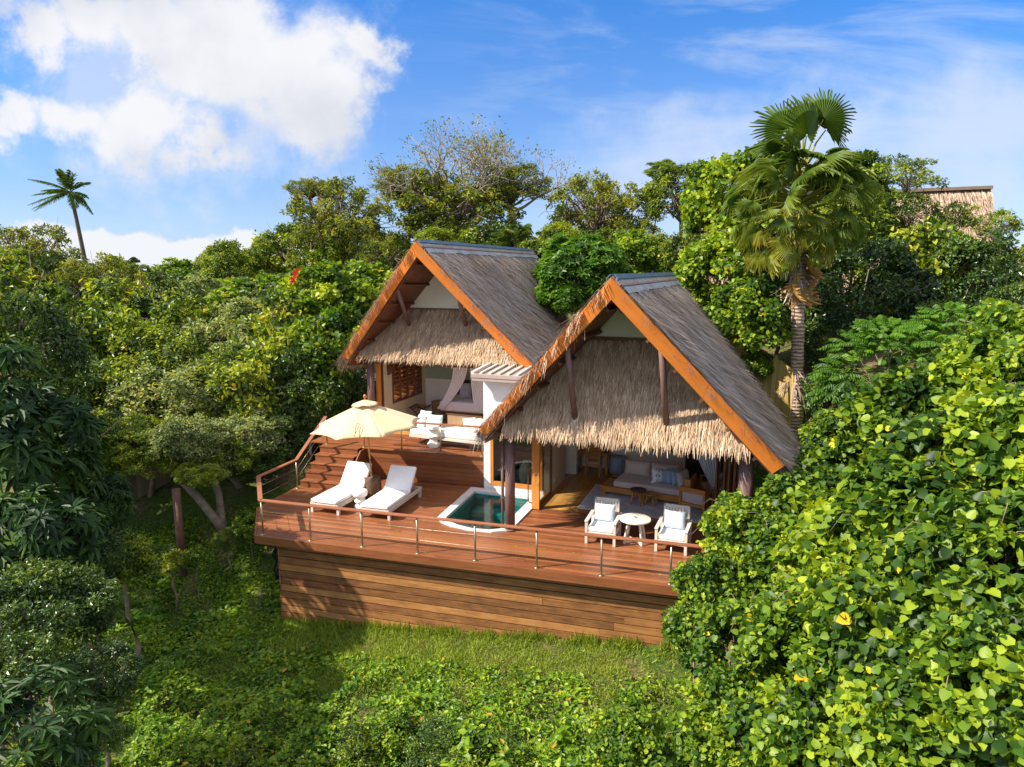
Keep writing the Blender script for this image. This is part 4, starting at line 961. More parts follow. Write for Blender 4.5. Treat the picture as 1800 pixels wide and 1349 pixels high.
def proto(key, cr, mat, r0, base, nl=14, bk=None):
    (V, F, r), c = cr; me = mesh_np(key + '_crown', V, F, r, key[0] in 'hv'); me.materials.append(mat)
    lb = limbs(c, base, r0, nl, key_st=key[0] in 'hv'); o = lb.build(key + '_limbs', bk or bark, fix=False); lm = o.data; bpy.data.objects.remove(o)
    PRO[key] = (me, lm, base, r0, bk or bark)
for i in range(3): proto('heart%d' % i, crown((1.5, 1.5, 1.3), 52, 9500, .15, .15, .26, .42, .25, -.55, .40, 3, True, .12, .44, .18, .14, .006), M_heart, .07, (0, 0, -1.5), 12)
for i in range(2): proto('vine%d' % i, crown((1.5, 1.5, 1.5), 44, 9000, .13, .12, .27, .5, .25, -.6, .5, 3, True, .10, .52, .14, .13, .02), M_heart, .06, (0, 0, -1.5), 12)
for i in range(4): proto('wood%d' % i, crown((2.4, 2.4, 1.8), 80, 19000, .145, .085, .20, .45, .3, -.55, .55, 4, False, .2, .47, .16, .15, .02), M_wood, .12, (0, 0, -1.9), 20)
for i in range(2): proto('broad%d' % i, crown((2.0, 2.0, 2.0), 46, 7200, .22, .125, .26, .35, .35, -.55, .35, 3, False, .2, .46, .19, .15, .012, .06), M_wood, .12, (0, 0, -2.0), 26)
for i in range(2): proto('pale%d' % i, crown((2.1, 2.1, 1.8), 60, 9500, .16, .10, .21, .35, .3, -.55, .4, 4, False, .2, .46, .18, .15, .006, .06), M_pale, .12, (0, 0, -1.9), 30)
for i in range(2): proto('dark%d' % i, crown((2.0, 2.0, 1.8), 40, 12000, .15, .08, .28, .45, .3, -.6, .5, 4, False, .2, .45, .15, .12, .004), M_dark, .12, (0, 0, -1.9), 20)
for i in range(3): proto('olive%d' % i, crown((3.2, 3.2, 2.7), 130, 10500, .19, .10, .125, .4, .35, -.5, .30, 5, False, .2, .48, .17, .15, .015, .05), M_olive, .2, (0, 0, -3.0), 80)
for i in range(2): proto('airy%d' % i, crown((1.7, 1.7, 1.2), 30, 2600, .15, .085, .22, .4, .3, -.3, .35, 5, False, .2, .42, .14, .14, .01, .0), M_wood, .07, (0, 0, -1.6), 30)
def whorls(Rv, k, n, nleaf, L, W, tilt, mat, key, r0, base, rb=.42, jit=.15, lr=.34, zmin=-.4, round_=False):
    d, c, rad, tone = lobes(Rv, k, lr, zmin, .55); li = rng.integers(0, len(c), n)
    dd = nrmz(rdir(n) + .7 * d[li] + UP * .45); P = c[li] + dd * (rad[li] * rng.uniform(.7, 1.05, n))[:, None]
    axs = nrmz(dd * .8 + UP * .8 + rng.normal(0, .22, (n, 3))); t1 = nrmz(np.cross(axs, rdir(n))); t2 = np.cross(axs, t1); parts = []
    wt = rng.normal(0, 1, n)
    for j in range(nleaf):
        a = 2 * math.pi * j / nleaf + rng.normal(0, jit, n); tl = tilt + rng.normal(0, .15, n)
        o = t1 * np.cos(a)[:, None] + t2 * np.sin(a)[:, None]; A = o * np.cos(tl)[:, None] + axs * np.sin(tl)[:, None]; Nn = axs * np.cos(tl)[:, None] - o * np.sin(tl)[:, None]
        r = np.clip(rb + .10 * tone[li] + .12 * wt + rng.normal(0, .06, n), 0, .9)
        parts.append(leaves(P + o * L * .12, A, Nn, L * rng.uniform(.75, 1.15, n), W * rng.uniform(.8, 1.15, n), r, .12, .22, round_))
    proto(key, (cat_arr(parts), c), mat, r0, base, 14)
for i in range(2): whorls((1.6, 1.6, 1.7), 30, 240, 11, .40, .12, .02, M_sch, 'umbrella%d' % i, .08, (0, 0, -1.8))
whorls((1.6, 1.6, 1.6), 22, 95, 11, .50, .13, .08, M_sch, 'umbrella2', .08, (0, 0, -1.8))
whorls((1.7, 1.7, 1.35), 34, 1500, 8, .20, .085, .45, M_bright, 'rosette0', .12, (0, 0, -1.8))
whorls((2.2, 2.2, 1.7), 40, 1200, 8, .24, .10, .25, M_olive, 'rosette1', .14, (0, 0, -2.0))
def frond_arr(base, d, L, nl, ll, lw, sag, rnd, flat=.9, side_drop=.35, wind=None, yaw=0.):
    """a feather frond: leaflets both sides of an arching rachis"""
    base = np.array(base, float); d = nrmz(np.array(d, float)); f = np.linspace(.0, 1, nl)
    pts = base + d * (f * L)[:, None] - UP * (sag * L * f ** 2)[:, None]
    if wind is not None: pts = pts + np.array(wind) * (f ** 2)[:, None] * L
    T = np.gradient(pts, axis=0); T = nrmz(T); S = nrmz(np.cross(T, UP)); Nn = np.cross(S, T); parts = []
    for sg in (1, -1):
        A = T * .55 + S * sg * .85 - UP * side_drop + rng.normal(0, .08, (nl, 3))
        if wind is not None: A = A + np.array(wind) * 1.2
        prof = ll * np.sin(np.pi * np.clip(f * .85 + .12, 0, 1)) ** .6
        k = slice(max(1, nl // 8), None)
        parts.append(leaves(pts[k], A[k], (Nn + S * sg * .3)[k], prof[k], lw, np.clip(rnd + rng.normal(0, .06, nl), 0, 1)[k], .1, .25))
    rb = MB(); rb.tube(pts[:: max(1, nl // 6)], np.linspace(.018, .004, len(pts[:: max(1, nl // 6)])) * (L / 1.5), 5, cap=False)
    V = np.array(rb.v); F = np.array(rb.f); parts.append((V, F, np.full(len(V), np.clip(rnd + .15, 0, 1)))); return cat_arr(parts)
d, c, rad, tone = lobes((1.7, 1.7, 1.5), 28, .34, -.3, .55); prt = []
for i in range(330):
    k = rng.integers(0, len(c)); dd = nrmz(rdir(1)[0] + d[k] * .8 + UP * .5); prt.append(frond_arr(c[k] + dd * rad[k] * .7, dd * [1, 1, .5] + UP * .15, rng.uniform(.55, .8), 9, .20, .07, .45, .42 + .09 * tone[k] + rng.normal(0, .08), side_drop=.55))
proto('pinnate0', (cat_arr(prt), c), M_bright, .08, (0, 0, -1.8), 12)

def plant(name, label, cat, key, px, py, Y, Rm, sz=1., group=None, rot=None, world=None, trunk=True, lean=(0, 0)):
    me, lm, base, r0, bk = PRO[key]; p = world if world is not None else at(px, py, Y)
    R0 = {'b': 2.0, 'h': 1.5, 'v': 1.5, 'w': 2.2, 'd': 2.0, 'o': 3.2, 'a': 1.7, 'u': 1.6, 'r': 1.7, 'p': 1.7}[key[0]]
    R0 = {'rosette1': 2.2, 'pale0': 2.1, 'pale1': 2.1}.get(key, R0)
    s = Rm / R0; gx_, gy_ = p[0] + lean[0], p[1] + lean[1]; g = float(gz(gx_, gy_))
    t = bpy.data.objects.new(name, None); COL.objects.link(t); t.location = (gx_, gy_, g); tag(t, label, cat, group)
    rot = rng.uniform(0, 6.28) if rot is None else rot
    for nm, m in (('crown', me), ('limbs', lm)):
        o = bpy.data.objects.new(nm, m); COL.objects.link(o); o.parent = t; o.location = (-lean[0], -lean[1], p[2] - g); o.scale = (s, s, s * sz); o.rotation_euler = (0, 0, rot)
    h = p[2] - g + base[2] * s * sz
    if trunk and h > .1:
        b = MB(); e = Vector((-lean[0], -lean[1], h + .05)); pts = [Vector((0, 0, -.15)), e * .35 + Vector((rng.normal(0, .05) * h, rng.normal(0, .05) * h, 0)), e * .7 + Vector((rng.normal(0, .04) * h, rng.normal(0, .04) * h, 0)), e]
        b.tube(pts, [r0 * s * 1.5, r0 * s * 1.2, r0 * s * 1.05, r0 * s], 8); b.build('trunk', bk, t, fix=False)
    return t
# ------------------------------------------------------------------ the heart-leaved thicket on the right
GH = 'heart-leaved shrubs of the right hand thicket'; deep = 'heart-leaved shrub deep inside the bright thicket below the fan palm'
for i, (px, py, Y, Rm, lb) in enumerate([
    (1385, 1010, 13.3, 1.30, 'heart-leaved shrub overhanging the right end of the deck railing'),
    (1432, 905, 14.6, 1.30, 'heart-leaved shrub beside the right deck armchair, below the bargeboard end'),
    (1790, 650, 15.6, 1.5, 'heart-leaved shrub on the rise at the right edge below the dark trees'), (1690, 700, 15.8, 1.25, 'heart-leaved shrub on the rise left of the right edge'), (1570, 745, 16.2, 1.0, deep), (1475, 775, 17.2, .85, 'heart-leaved shrub hiding the foot of the fan palm'),
    (1312, 940, 13.9, .95, 'heart-leaved shrub nestled against the right deck armchair'), (1250, 1030, 13.0, .72, 'small heart-leaved shrub closing off the right end of the deck'), (1222, 1105, 12.3, .62, 'small heart-leaved shrub at the lower right end of the plank base'),
    (1300, 1150, 11.6, 1.12, 'heart-leaved shrub hiding the right end of the plank base'),
    (1500, 850, 15.2, 1.25, 'heart-leaved shrub at the foot of the nearer roof, right of the post'),
    (1620, 760, 15.2, 1.6, deep), (1770, 715, 14.5, 1.6, 'heart-leaved shrub topping the thicket at the right picture edge'),
    (1530, 985, 12.0, 1.5, deep), (1680, 880, 11.4, 1.6, deep), (1800, 800, 11.2, 1.5, deep), (1440, 1140, 10.4, 1.25, deep), (1610, 1090, 9.4, 1.4, deep), (1770, 1020, 8.8, 1.3, deep),
    (1290, 1290, 10.2, .95, 'low heart-leaved shrub in front of the right end of the grass'), (1440, 1320, 8.9, 1.1, deep), (1640, 1285, 7.9, 1.15, deep), (1800, 1210, 7.2, 1.15, 'large-leaved shrub filling the bottom right corner'),
    (1110, 1330, 10.0, .75, 'low vine covered mound at the bottom edge, right of centre')]):
    plant('heart_leaf_shrub', lb, 'shrub', (['heart0', 'heart1', 'vine0', 'heart2', 'heart0', 'vine1', 'heart1'][i % 7]), px, py, Y, Rm, 1., GH)
plant('feathery_shrub', 'dark green feathery-leaved shrub right of the fan palm trunk', 'shrub', 'pinnate0', 1560, 660, 19.5, 1.7, .9)
plant('feathery_shrub', 'feathery-leaved shrub farther right, above the heart-leaved thicket', 'shrub', 'pinnate0', 1680, 620, 20.5, 1.5, .9)
# ------------------------------------------------------------------ behind the nearer villa, right side
for i, (px, py, Y, Rm, key, lb) in enumerate([
    (1265, 490, 27, 1.9, 'vine0', 'vine draped tree behind the ridge of the nearer villa'), (1300, 360, 30, 2.3, 'vine1', 'tall vine draped tree left of the fan palm crown'),
    (1318, 560, 23.6, 1.45, 'vine1', 'vine draped shrub over the bamboo fence left of the palm trunk'), (1330, 645, 23.3, .6, 'vine1', 'little vine draped shrub over the middle of the bamboo fence'), (1250, 560, 26.5, 1.3, 'vine0', 'small vine draped shrub just above the nearer thatched slope'),
    (1365, 460, 27.5, 1.9, 'vine0', 'vine draped tree directly behind the palm trunk'),
    (1500, 520, 26, 2.4, 'dark0', 'shaded dark tree right of the palm trunk'), (1610, 490, 29, 2.6, 'broad0', 'leafy tree in front of the distant thatched roof'),
    (1480, 415, 31, 2.3, 'broad1', 'leafy tree behind the right side of the palm crown'), (1545, 405, 33, 1.5, 'wood1', 'leafy tree reaching the distant ridge left end'), (1715, 500, 27, 2.2, 'dark1', 'dark tree below the far thatched gable'),
    (1780, 470, 31, 1.6, 'wood2', 'leafy tree at the right edge under the sea view'), (1650, 465, 31, 1.7, 'vine0', 'vine draped tree covering the distant roof slope'), (1505, 325, 33, 1.4, 'vine1', 'vine draped tree top showing right of the upper palm fans'), (1552, 352, 34, .7, 'vine0', 'small vine draped tree top at the left end of the distant ridge'),
    (1745, 615, 22, 1.5, 'vine1', 'vine draped shrub between the thicket and the dark trees'), (1460, 620, 24.5, 1.2, 'dark1', 'small dark shrub close right of the palm trunk'), (1470, 705, 20.5, 1.0, 'dark0', 'dark shrub right of the foot of the fan palm'), (1640, 590, 24, 1.5, 'dark1', 'dark shrub above the feathery-leaved shrubs'), (1770, 560, 24, 1.4, 'dark0', 'dark shrub at the right edge above the thicket')]):
    plant('vine_tree' if key[0] == 'v' else 'leafy_tree', lb, 'tree', key, px, py, Y, Rm, 1.)
plant('airy_tree', 'thin airy branches against the sky above the distant roof', 'tree', 'airy0', 1595, 315, 31.5, 1.55, .8)
plant('airy_tree', 'thin airy branches right of the fan palm top', 'tree', 'airy1', 1520, 290, 33, 1.0, .8)
plant('airy_tree', 'thin leafy branches in front of the left half of the distant roof', 'tree', 'airy1', 1600, 375, 31., 1.3, .9)
plant('airy_tree', 'thin leafy branches in front of the middle of the distant roof', 'tree', 'airy0', 1675, 390, 31.5, 1.2, .9)
plant('airy_tree', 'slender tree leaning out at the right end of the distant roof', 'tree', 'airy1', 1755, 400, 34, 1.2, .9)
# ------------------------------------------------------------------ skyline trees behind the villas
for i, (px, py, Y, Rm, sz, key, lb) in enumerate([
    (600, 395, 38, 3.1, .9, 'olive0', 'olive green tree left of the bare-topped tree'), (668, 470, 36, 2.1, 1., 'olive1', 'lower olive tree beside the farther ridge'), (545, 335, 39, 1.4, .6, 'olive2', 'small outlying bough of olive leaves at the left of the skyline trees'),
    (800, 380, 41, 4.0, .75, 'olive1', 'broad tree with bare twigs rising above its crown'), (900, 330, 42, 2.5, .7, 'olive0', 'half bare crown right of the broad tree'), (720, 330, 41, 2.2, .7, 'olive2', 'half bare crown left of the broad tree'),
    (1050, 380, 40, 2.9, 1., 'olive2', 'rounded dark olive tree between the two villa ridges'), (1110, 440, 38, 2.2, .9, 'olive0', 'olive tree right of the rounded one, above the nearer ridge'), (1200, 350, 39, 2.2, 1., 'wood3', 'dense leafy tree left of the vine draped tree'),
    (1165, 300, 41, 1.1, .6, 'wood1', 'small leafy crown against the cloud'), (1125, 465, 35, 1.9, .9, 'vine0', 'vine draped tree just above the nearer ridge'), (1190, 455, 34, 1.7, 1., 'wood2', 'leafy tree between the nearer ridge and the vine draped tree'), (950, 465, 35, 1.6, .9, 'wood3', 'leafy tree filling the gap right of the farther ridge'), (1080, 450, 39, 2.4, .8, 'wood1', 'leafy tree low behind the rounded olive tree'), (640, 455, 39, 2.6, .8, 'wood2', 'leafy tree low behind the left olive tree'), (830, 450, 40, 3.0, .7, 'wood0', 'leafy tree low under the bare-topped tree'),
    (985, 440, 37, 1.7, 1., 'wood0', 'leafy tree behind the farther ridge end'), (760, 445, 37, 1.7, .9, 'wood1', 'leafy tree peeping over the farther ridge'), (860, 440, 38, 2.0, .8, 'dark0', 'dark tree in the gap behind the farther ridge')]):
    plant('skyline_tree', lb, 'tree', key, px, py, Y, Rm, sz, 'trees on the skyline behind the villas')
plant('rosette_tree', 'dense bright green rosette-leaved tree between the two thatched roofs', 'tree', 'rosette0', 1030, 490, 29, 2.15, .95)
plant('rosette_tree', 'small bright green rosette shrub tucked under the big one', 'tree', 'rosette0', 985, 530, 27.5, 1.0, 1.)
# bare-topped tree twigs
def twig_tree(label, p, h, n0, mat, name='bare_tree'):
    p = np.array(p); g = float(gz(p[0], p[1])); t = thing(name, label, 'tree', 'W', (p[0], p[1], g)); b = MB(); tips = []
    def grow(s, d, L, r, dep):
        e = s + d * L; m = (s + e) / 2 + rng.normal(0, .05 * L, 3); b.tube([s, m, e], [r, r * .85, r * .62], 5 if dep > 1 else 7, cap=False, rnd=.5)
        if dep >= 5: tips.append(e); return
        for _ in range(3 if dep < 4 else 2):
            nd = nrmz(d + rng.normal(0, .55, 3) + UP * .10); grow(e, nd, L * rng.uniform(.62, .85), r * .58, dep + 1)
    for _ in range(n0): grow(np.array([0, 0, p[2] - g]) , nrmz(np.array([rng.normal(0, 1.0), rng.normal(0, .5), .9])), h * .27, .10, 1)
    b.tube([(0, 0, -.2), (.1, 0, (p[2] - g) * .5), (0, 0, p[2] - g)], [.34, .28, .22], 9); b.build('trunk', mat, t, fix=False)
    tips = np.array(tips); q = tips[rng.uniform(0, 1, len(tips)) < .75]; k = len(q)
    P = np.repeat(q, 3, 0) + rng.normal(0, .12, (k * 3, 3)); V, F, r = leaves(P, rdir(len(P)) - UP * .3, rdir(len(P)) + UP, .15, .085, np.clip(rng.normal(.5, .17, len(P)), 0, .9))
    link('foliage', mesh_np('foliage', V, F, r), M_olive, t)
bark_p = m_plain('pale twig bark', (.33, .27, .20), .9, 0, .2, 5.)
twig_tree('tall tree with bare pale twigs fanning above the farther ridge', at(800, 395, 41.), 7.3, 9, bark_p)
twig_tree('bare pale twigs of a tree leaning right above the ridge end', at(900, 375, 42.), 6.2, 6, bark_p)
# ------------------------------------------------------------------ wood on the left
GL = 'trees of the left hand wood'; inw = 'leafy tree inside the unbroken wood left of the villas'
for i, (px, py, Y, Rm, sz, key, lb) in enumerate([
    (60, 470, 36, 2.6, 1., 'olive0', 'olive tree at the far left edge under the coconut palm'), (165, 515, 34, 2.4, 1., 'olive2', 'olive tree right below the coconut palm stem'), (60, 555, 31, 2.5, 1.1, 'broad0', inw), (0, 500, 33, 2.2, .9, 'wood1', inw),
    (250, 565, 32, 2.5, 1., 'broad0', inw), (340, 550, 33, 2.3, 1., 'pale0', inw), (420, 480, 40, 2.2, 1., 'wood3', 'rounded tree on the skyline left of the red blossom'), (520, 462, 42, 2.7, 1., 'wood0', 'tree on the skyline just behind the red blossom'), (385, 470, 43, 1.5, 1., 'wood1', 'small rounded tree on the skyline, second left of the red blossom'),
    (465, 560, 33, 2.5, .8, 'vine0', inw), (580, 545, 31, 2.3, .9, 'vine1', 'yellow green vine draped tree left of the farther roof'), (655, 525, 33, 1.9, .9, 'vine0', 'vine draped tree touching the left slope of the farther roof'), (530, 520, 35, 2.0, .7, 'vine1', inw), (400, 540, 35, 2.0, .7, 'vine0', inw), (310, 515, 38, 1.9, .7, 'vine1', inw),
    (150, 630, 28, 2.4, 1.1, 'broad1', inw), (270, 650, 28, 2.6, .9, 'wood0', inw), (390, 640, 28.5, 2.4, 1., 'pale1', inw), (500, 620, 28, 2.2, 1.2, 'broad0', inw), (590, 620, 28, 1.9, 1., 'vine1', 'vine draped tree beside the left foot of the farther roof'), (210, 600, 30, 2.2, .7, 'vine0', inw), (330, 595, 30.5, 2.0, 1., 'broad1', inw), (450, 580, 31, 2.0, 1., 'pale0', inw), (100, 610, 30, 2.2, .8, 'vine1', inw),
    (90, 700, 24, 2.2, .9, 'dark0', 'dark tree at the left edge, behind the umbrella tree'), (190, 715, 25, 2.2, .8, 'wood1', inw), (320, 715, 24.5, 2.2, .85, 'pale0', 'pale leaved tree above the leaning grey trunk'), (430, 700, 25.5, 2.1, .95, 'broad1', 'leafy tree above the corner of the deck'), (255, 760, 23.5, 1.5, .7, 'wood2', 'low bough of leaves over the plank fence'),
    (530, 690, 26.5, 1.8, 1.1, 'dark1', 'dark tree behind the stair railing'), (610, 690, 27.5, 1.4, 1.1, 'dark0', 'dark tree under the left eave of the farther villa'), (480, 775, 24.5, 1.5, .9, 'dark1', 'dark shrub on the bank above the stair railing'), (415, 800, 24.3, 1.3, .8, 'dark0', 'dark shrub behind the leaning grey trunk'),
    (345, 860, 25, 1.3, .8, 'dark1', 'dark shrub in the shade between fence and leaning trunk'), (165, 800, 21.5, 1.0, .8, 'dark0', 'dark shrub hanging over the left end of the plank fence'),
    (225, 490, 44, 1.5, .8, 'wood1', inw), (310, 500, 40, 1.8, .8, 'vine0', inw)]):
    plant('wood_tree', lb, 'tree', key, px, py, Y, Rm, sz, GL)
# foreground left
for i, (px, py, Y, Rm, sz, lb) in enumerate([(35, 800, 15.5, 1.6, 1.3, 'tall dark umbrella tree at the left edge, in front of the plank fence'), (70, 960, 13.5, 1.15, 1.2, 'dark umbrella tree low on the left edge'), (55, 1290, 8.6, .85, 1., 'umbrella tree with shining leaf wheels in the bottom left corner'), (150, 900, 16.5, .9, 1.2, 'smaller umbrella tree right of the tall one, before the plank fence')]):
    plant('umbrella_tree', lb, 'tree', ('umbrella2' if i == 2 else 'umbrella%d' % (i % 2)), px, py, Y, Rm, sz, 'umbrella trees on the left')
plant('wood_tree', 'big tree standing just outside the left picture edge', 'tree', 'olive1', 0, 0, 1, 2.3, 1.1, world=np.array([-15.2, 14.6, 3.0]))
plant('wood_tree', 'third big tree outside the left picture edge, by the fence', 'tree', 'wood1', 0, 0, 1, 3.0, 1.3, world=np.array([-19.0, 18.8, 4.6]))
plant('leafy_tree', 'dark small-leaved tree topping the left edge above the umbrella tree', 'tree', 'dark0', 15, 625, 18., 1.6, 1.2)
plant('wood_tree', 'leafy bough hanging over the leaning trunks', 'tree', 'pale1', 325, 775, 21.2, 1.25, .8, GL, trunk=False)
plant('wood_tree', 'wide leafy bough left of the leaning trunks, over the plank fence', 'tree', 'broad0', 205, 765, 21.8, 1.3, .7, GL, trunk=False)
plant('wood_tree', 'wide leafy bough between the leaning trunks and the deck corner', 'tree', 'pale0', 435, 765, 22.8, 1.3, .7, GL, trunk=False)
plant('wood_tree', 'low bough of leaves just left of the brown post', 'tree', 'wood2', 258, 812, 20.8, .85, .8, GL, trunk=False)
plant('wood_tree', 'low bough of large leaves over the left end of the plank fence', 'tree', 'broad1', 165, 815, 20.6, .9, .8, GL, trunk=False)
plant('wood_tree', 'low bough of leaves reaching towards the deck corner', 'tree', 'dark1', 450, 815, 22.6, .9, .7, GL, trunk=False)
plant('wood_tree', 'small leafy bough right of the leaning trunks', 'tree', 'wood3', 400, 805, 21.8, .95, .8, GL, trunk=False)
plant('wood_tree', 'low spray of leaves in front of the leaning trunks', 'tree', 'wood2', 350, 835, 20.2, .75, .7, GL, trunk=False)
plant('wood_tree', 'leafy bough hanging between the umbrella tree and the plank fence', 'tree', 'wood0', 235, 790, 21.0, 1.0, .8, GL, trunk=False)
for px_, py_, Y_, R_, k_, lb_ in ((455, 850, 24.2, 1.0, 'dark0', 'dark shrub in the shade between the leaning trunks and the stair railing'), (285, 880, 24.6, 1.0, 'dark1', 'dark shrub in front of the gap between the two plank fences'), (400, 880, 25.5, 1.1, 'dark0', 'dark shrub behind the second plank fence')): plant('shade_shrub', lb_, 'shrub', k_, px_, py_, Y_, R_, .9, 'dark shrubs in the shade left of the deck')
plant('wood_tree', 'tree outside the left picture edge, nearest the camera', 'tree', 'olive2', 0, 0, 1, 1.9, 1., world=np.array([-12.6, 9.8, .4]))
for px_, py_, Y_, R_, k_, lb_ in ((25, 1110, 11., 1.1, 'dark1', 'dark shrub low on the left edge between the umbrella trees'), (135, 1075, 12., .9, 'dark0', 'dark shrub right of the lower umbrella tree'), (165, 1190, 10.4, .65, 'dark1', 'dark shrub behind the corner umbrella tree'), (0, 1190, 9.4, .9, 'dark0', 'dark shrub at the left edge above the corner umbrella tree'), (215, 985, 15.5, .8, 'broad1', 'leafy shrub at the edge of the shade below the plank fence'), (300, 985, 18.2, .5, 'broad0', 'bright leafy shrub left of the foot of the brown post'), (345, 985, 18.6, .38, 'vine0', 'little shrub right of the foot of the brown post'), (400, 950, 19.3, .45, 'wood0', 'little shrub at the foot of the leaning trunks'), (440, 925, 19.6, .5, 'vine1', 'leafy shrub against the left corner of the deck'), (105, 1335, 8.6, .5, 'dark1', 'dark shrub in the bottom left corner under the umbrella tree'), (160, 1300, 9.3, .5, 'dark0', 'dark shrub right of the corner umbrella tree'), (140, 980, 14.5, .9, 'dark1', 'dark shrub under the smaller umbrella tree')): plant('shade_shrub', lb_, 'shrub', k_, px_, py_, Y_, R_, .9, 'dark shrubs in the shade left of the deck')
for i in range(26):
    px_, py_ = rng.uniform(230, 1060), rng.uniform(1190, 1345); Y_ = 12.6 - (py_ - 1190) / 155 * 2.6
    wp = at(px_, py_, Y_); wp[2] = float(gz(wp[0], wp[1])) + rng.uniform(.30, .55); plant('weed_shrub', 'knee high leafy weed on the slope in front of the deck', 'weed', ['vine0', 'broad0', 'vine1', 'heart1', 'broad1', 'dark0'][i % 6], 0, 0, 1, rng.uniform(.38, .68), .9, 'leafy weeds on the slope', world=wp, trunk=False)
plant('leafy_shrub', 'shaded leafy shrub filling the gap between the umbrella trees', 'shrub', 'dark0', 60, 1080, 12., 1.2, 1.)
# leaning grey trunk tree and brown post
b_t = thing('leaning_tree', 'leaning tree with a bare pale grey trunk below the wood', 'tree', 'W', tuple(at(395, 935, 20.5)))
bp = np.array(at(395, 935, 20.5)); b = MB()
pts = [Vector(at(x, y, Y) - bp) for x, y, Y in ((398, 938, 20.5), (372, 905, 20.6), (345, 872, 20.8), (322, 850, 21.), (305, 800, 21.4), (290, 735, 22.))]
b.tube(pts, [.16, .13, .12, .10, .07, .03], 9); pts2 = [Vector(at(x, y, Y) - bp) for x, y, Y in ((392, 930, 20.5), (385, 870, 21.3), (365, 815, 21.8), (350, 790, 22.2), (345, 730, 22.6))]; b.tube(pts2, [.13, .11, .09, .06, .03], 8)
pts3 = [Vector(at(x, y, Y) - bp) for x, y, Y in ((445, 960, 23.4), (425, 860, 23.2), (395, 822, 22.6), (350, 795, 22.2), (310, 745, 22.2))]; b.tube(pts3, [.15, .13, .12, .08, .03], 8); b.build('trunk', bark, b_t, fix=False)
(Vc, Fc, rc), _c = crown((1.0, .8, .35), 12, 1500, .13, .08, .35, .5, .3, -.6, .4, 4); link('crown', mesh_np('leaning_crown', Vc + (at(345, 800, 21.8) - bp), Fc, rc), M_wood, b_t)
pp = at(320, 985, 19.6); tpo = thing('timber_post', 'dark brown round timber post standing alone below the leaning tree', 'post', 'W', tuple(pp)); b = MB(); b.tube([(0, 0, -.5), (0, 0, 2.25)], .12, 12); b.build('shaft', m_plain('old brown post', (.15, .075, .05), .8, 0, .3, 4., .4, 20), tpo)
bc = at(120, 780, 17.5); tb = thing('bare_branch', 'bare brown branch reaching in from the left edge', 'branch', 'W', tuple(bc)); b = MB()
for chain in (((-40, 840, 17.2), (40, 812, 17.3), (120, 782, 17.5), (165, 755, 17.8)), ((40, 812, 17.3), (110, 790, 17.9), (180, 765, 18.3), (215, 735, 18.6)), ((120, 782, 17.5), (150, 740, 17.6), (175, 715, 17.7))):
    b.tube([Vector(at(*q) - bc) for q in chain], list(np.linspace(.045, .012, len(chain))), 6)
b.build('limb', bark, tb, fix=False)
# red blossom
rb_ = thing('red_blossom', 'cluster of scarlet blossom on the skyline of the left wood', 'flower', 'W', tuple(at(527, 484, 30.2))); n = 160
P = rng.normal(0, .10, (n, 3)); P = np.concatenate([P, rng.normal(0, .05, (40, 3)) + [-.26, 0, -.2]]); n = len(P); V, F, r = leaves(P, nrmz(P) + UP * .5, rdir(n), .13, .06, rng.uniform(0, 1, n)); link('petals', mesh_np('petals', V, F, r), M_red, rb_)
b = MB(); b.tube([(0, 0, 0), (.1, 0, -.8), (.05, 0, -2.2)], [.02, .03, .05], 6); b.build('stalk', bark_d, rb_)

# ------------------------------------------------------------------ palms
def fan_arr(hub, xdir, ndir, rad, rnd, nseg=38, span=300., droop=.25, split=.62):
    hub = np.array(hub, float); X = nrmz(np.array(xdir, float)); Nn = np.array(ndir, float); Nn = nrmz(Nn - X * (X @ Nn)); Yv = np.cross(Nn, X); parts_V = []; parts_F = []
    da = R(span) / nseg; k = 0; rr = []
    for i in range(nseg):
        a = -R(span) / 2 + (i + .5) * da; ln = rad * (.80 + .20 * math.cos(a * .8)) * rng.uniform(.80, 1.08)
        def pt(r, ang, h): return hub + (X * math.cos(ang) + Yv * math.sin(ang)) * r + Nn * (h - droop * r * r / rad) - UP * (.10 * (r / rad) ** 3 * rad)
        rm = rad * split; vs = [pt(.04, a - da / 2, 0), pt(.05, a, .01), pt(.04, a + da / 2, 0), pt(rm, a - da * .5, 0), pt(rm, a, .045 * rad), pt(rm, a + da * .5, 0), pt(ln, a + rng.normal(0, .035), -.06 * rad), pt(ln * .9, a - da * .12, 0), pt(ln * .9, a + da * .12, 0)]
        parts_V += vs; parts_F += [(k, k + 3, k + 4, k + 1), (k + 1, k + 4, k + 5, k + 2), (k + 3, k + 7, k + 6, k + 4), (k + 4, k + 6, k + 8, k + 5)]; k += 9; rr += [np.clip(rnd + rng.normal(0, .05), 0, 1)] * 6 + [np.clip(rnd + .14, 0, 1)] * 3
    return np.array(parts_V), np.array(parts_F), np.array(rr)
palm_pos = at(1397, 745, 22.6); cz = at(1403, 385, 22.6); g = float(gz(palm_pos[0], palm_pos[1])); pal = thing('fan_palm', 'tall fan palm with ringed trunk beside the nearer villa', 'palm', 'W', (palm_pos[0], palm_pos[1], g))
zc = cz[2] - g; dx = cz[0] - palm_pos[0]; b = MB(); pts = []; rd_ = []
for i in range(60):
    f = i / 59; z = -.2 + (zc + .5) * f; x = dx * f + .06 * math.sin(f * 4)
    rr = (.27 if z < zc - 5.1 else .205) + .02 * math.sin(i * 2.2) * (1 if i % 2 else .3)
    if z > zc - 2.4: rr = .26 + .02 * (i % 2)
    pts.append((x, 0, z)); rd_.append(rr)
b.tube(pts, rd_, 14); tm, nt, out = newmat('ringed palm trunk'); c = coords(nt, (1, 1, 1)); sx = N(nt, 'ShaderNodeSeparateXYZ'); nt.links.new(c, sx.inputs[0]); nn = noise_(nt, c, 4., 4)
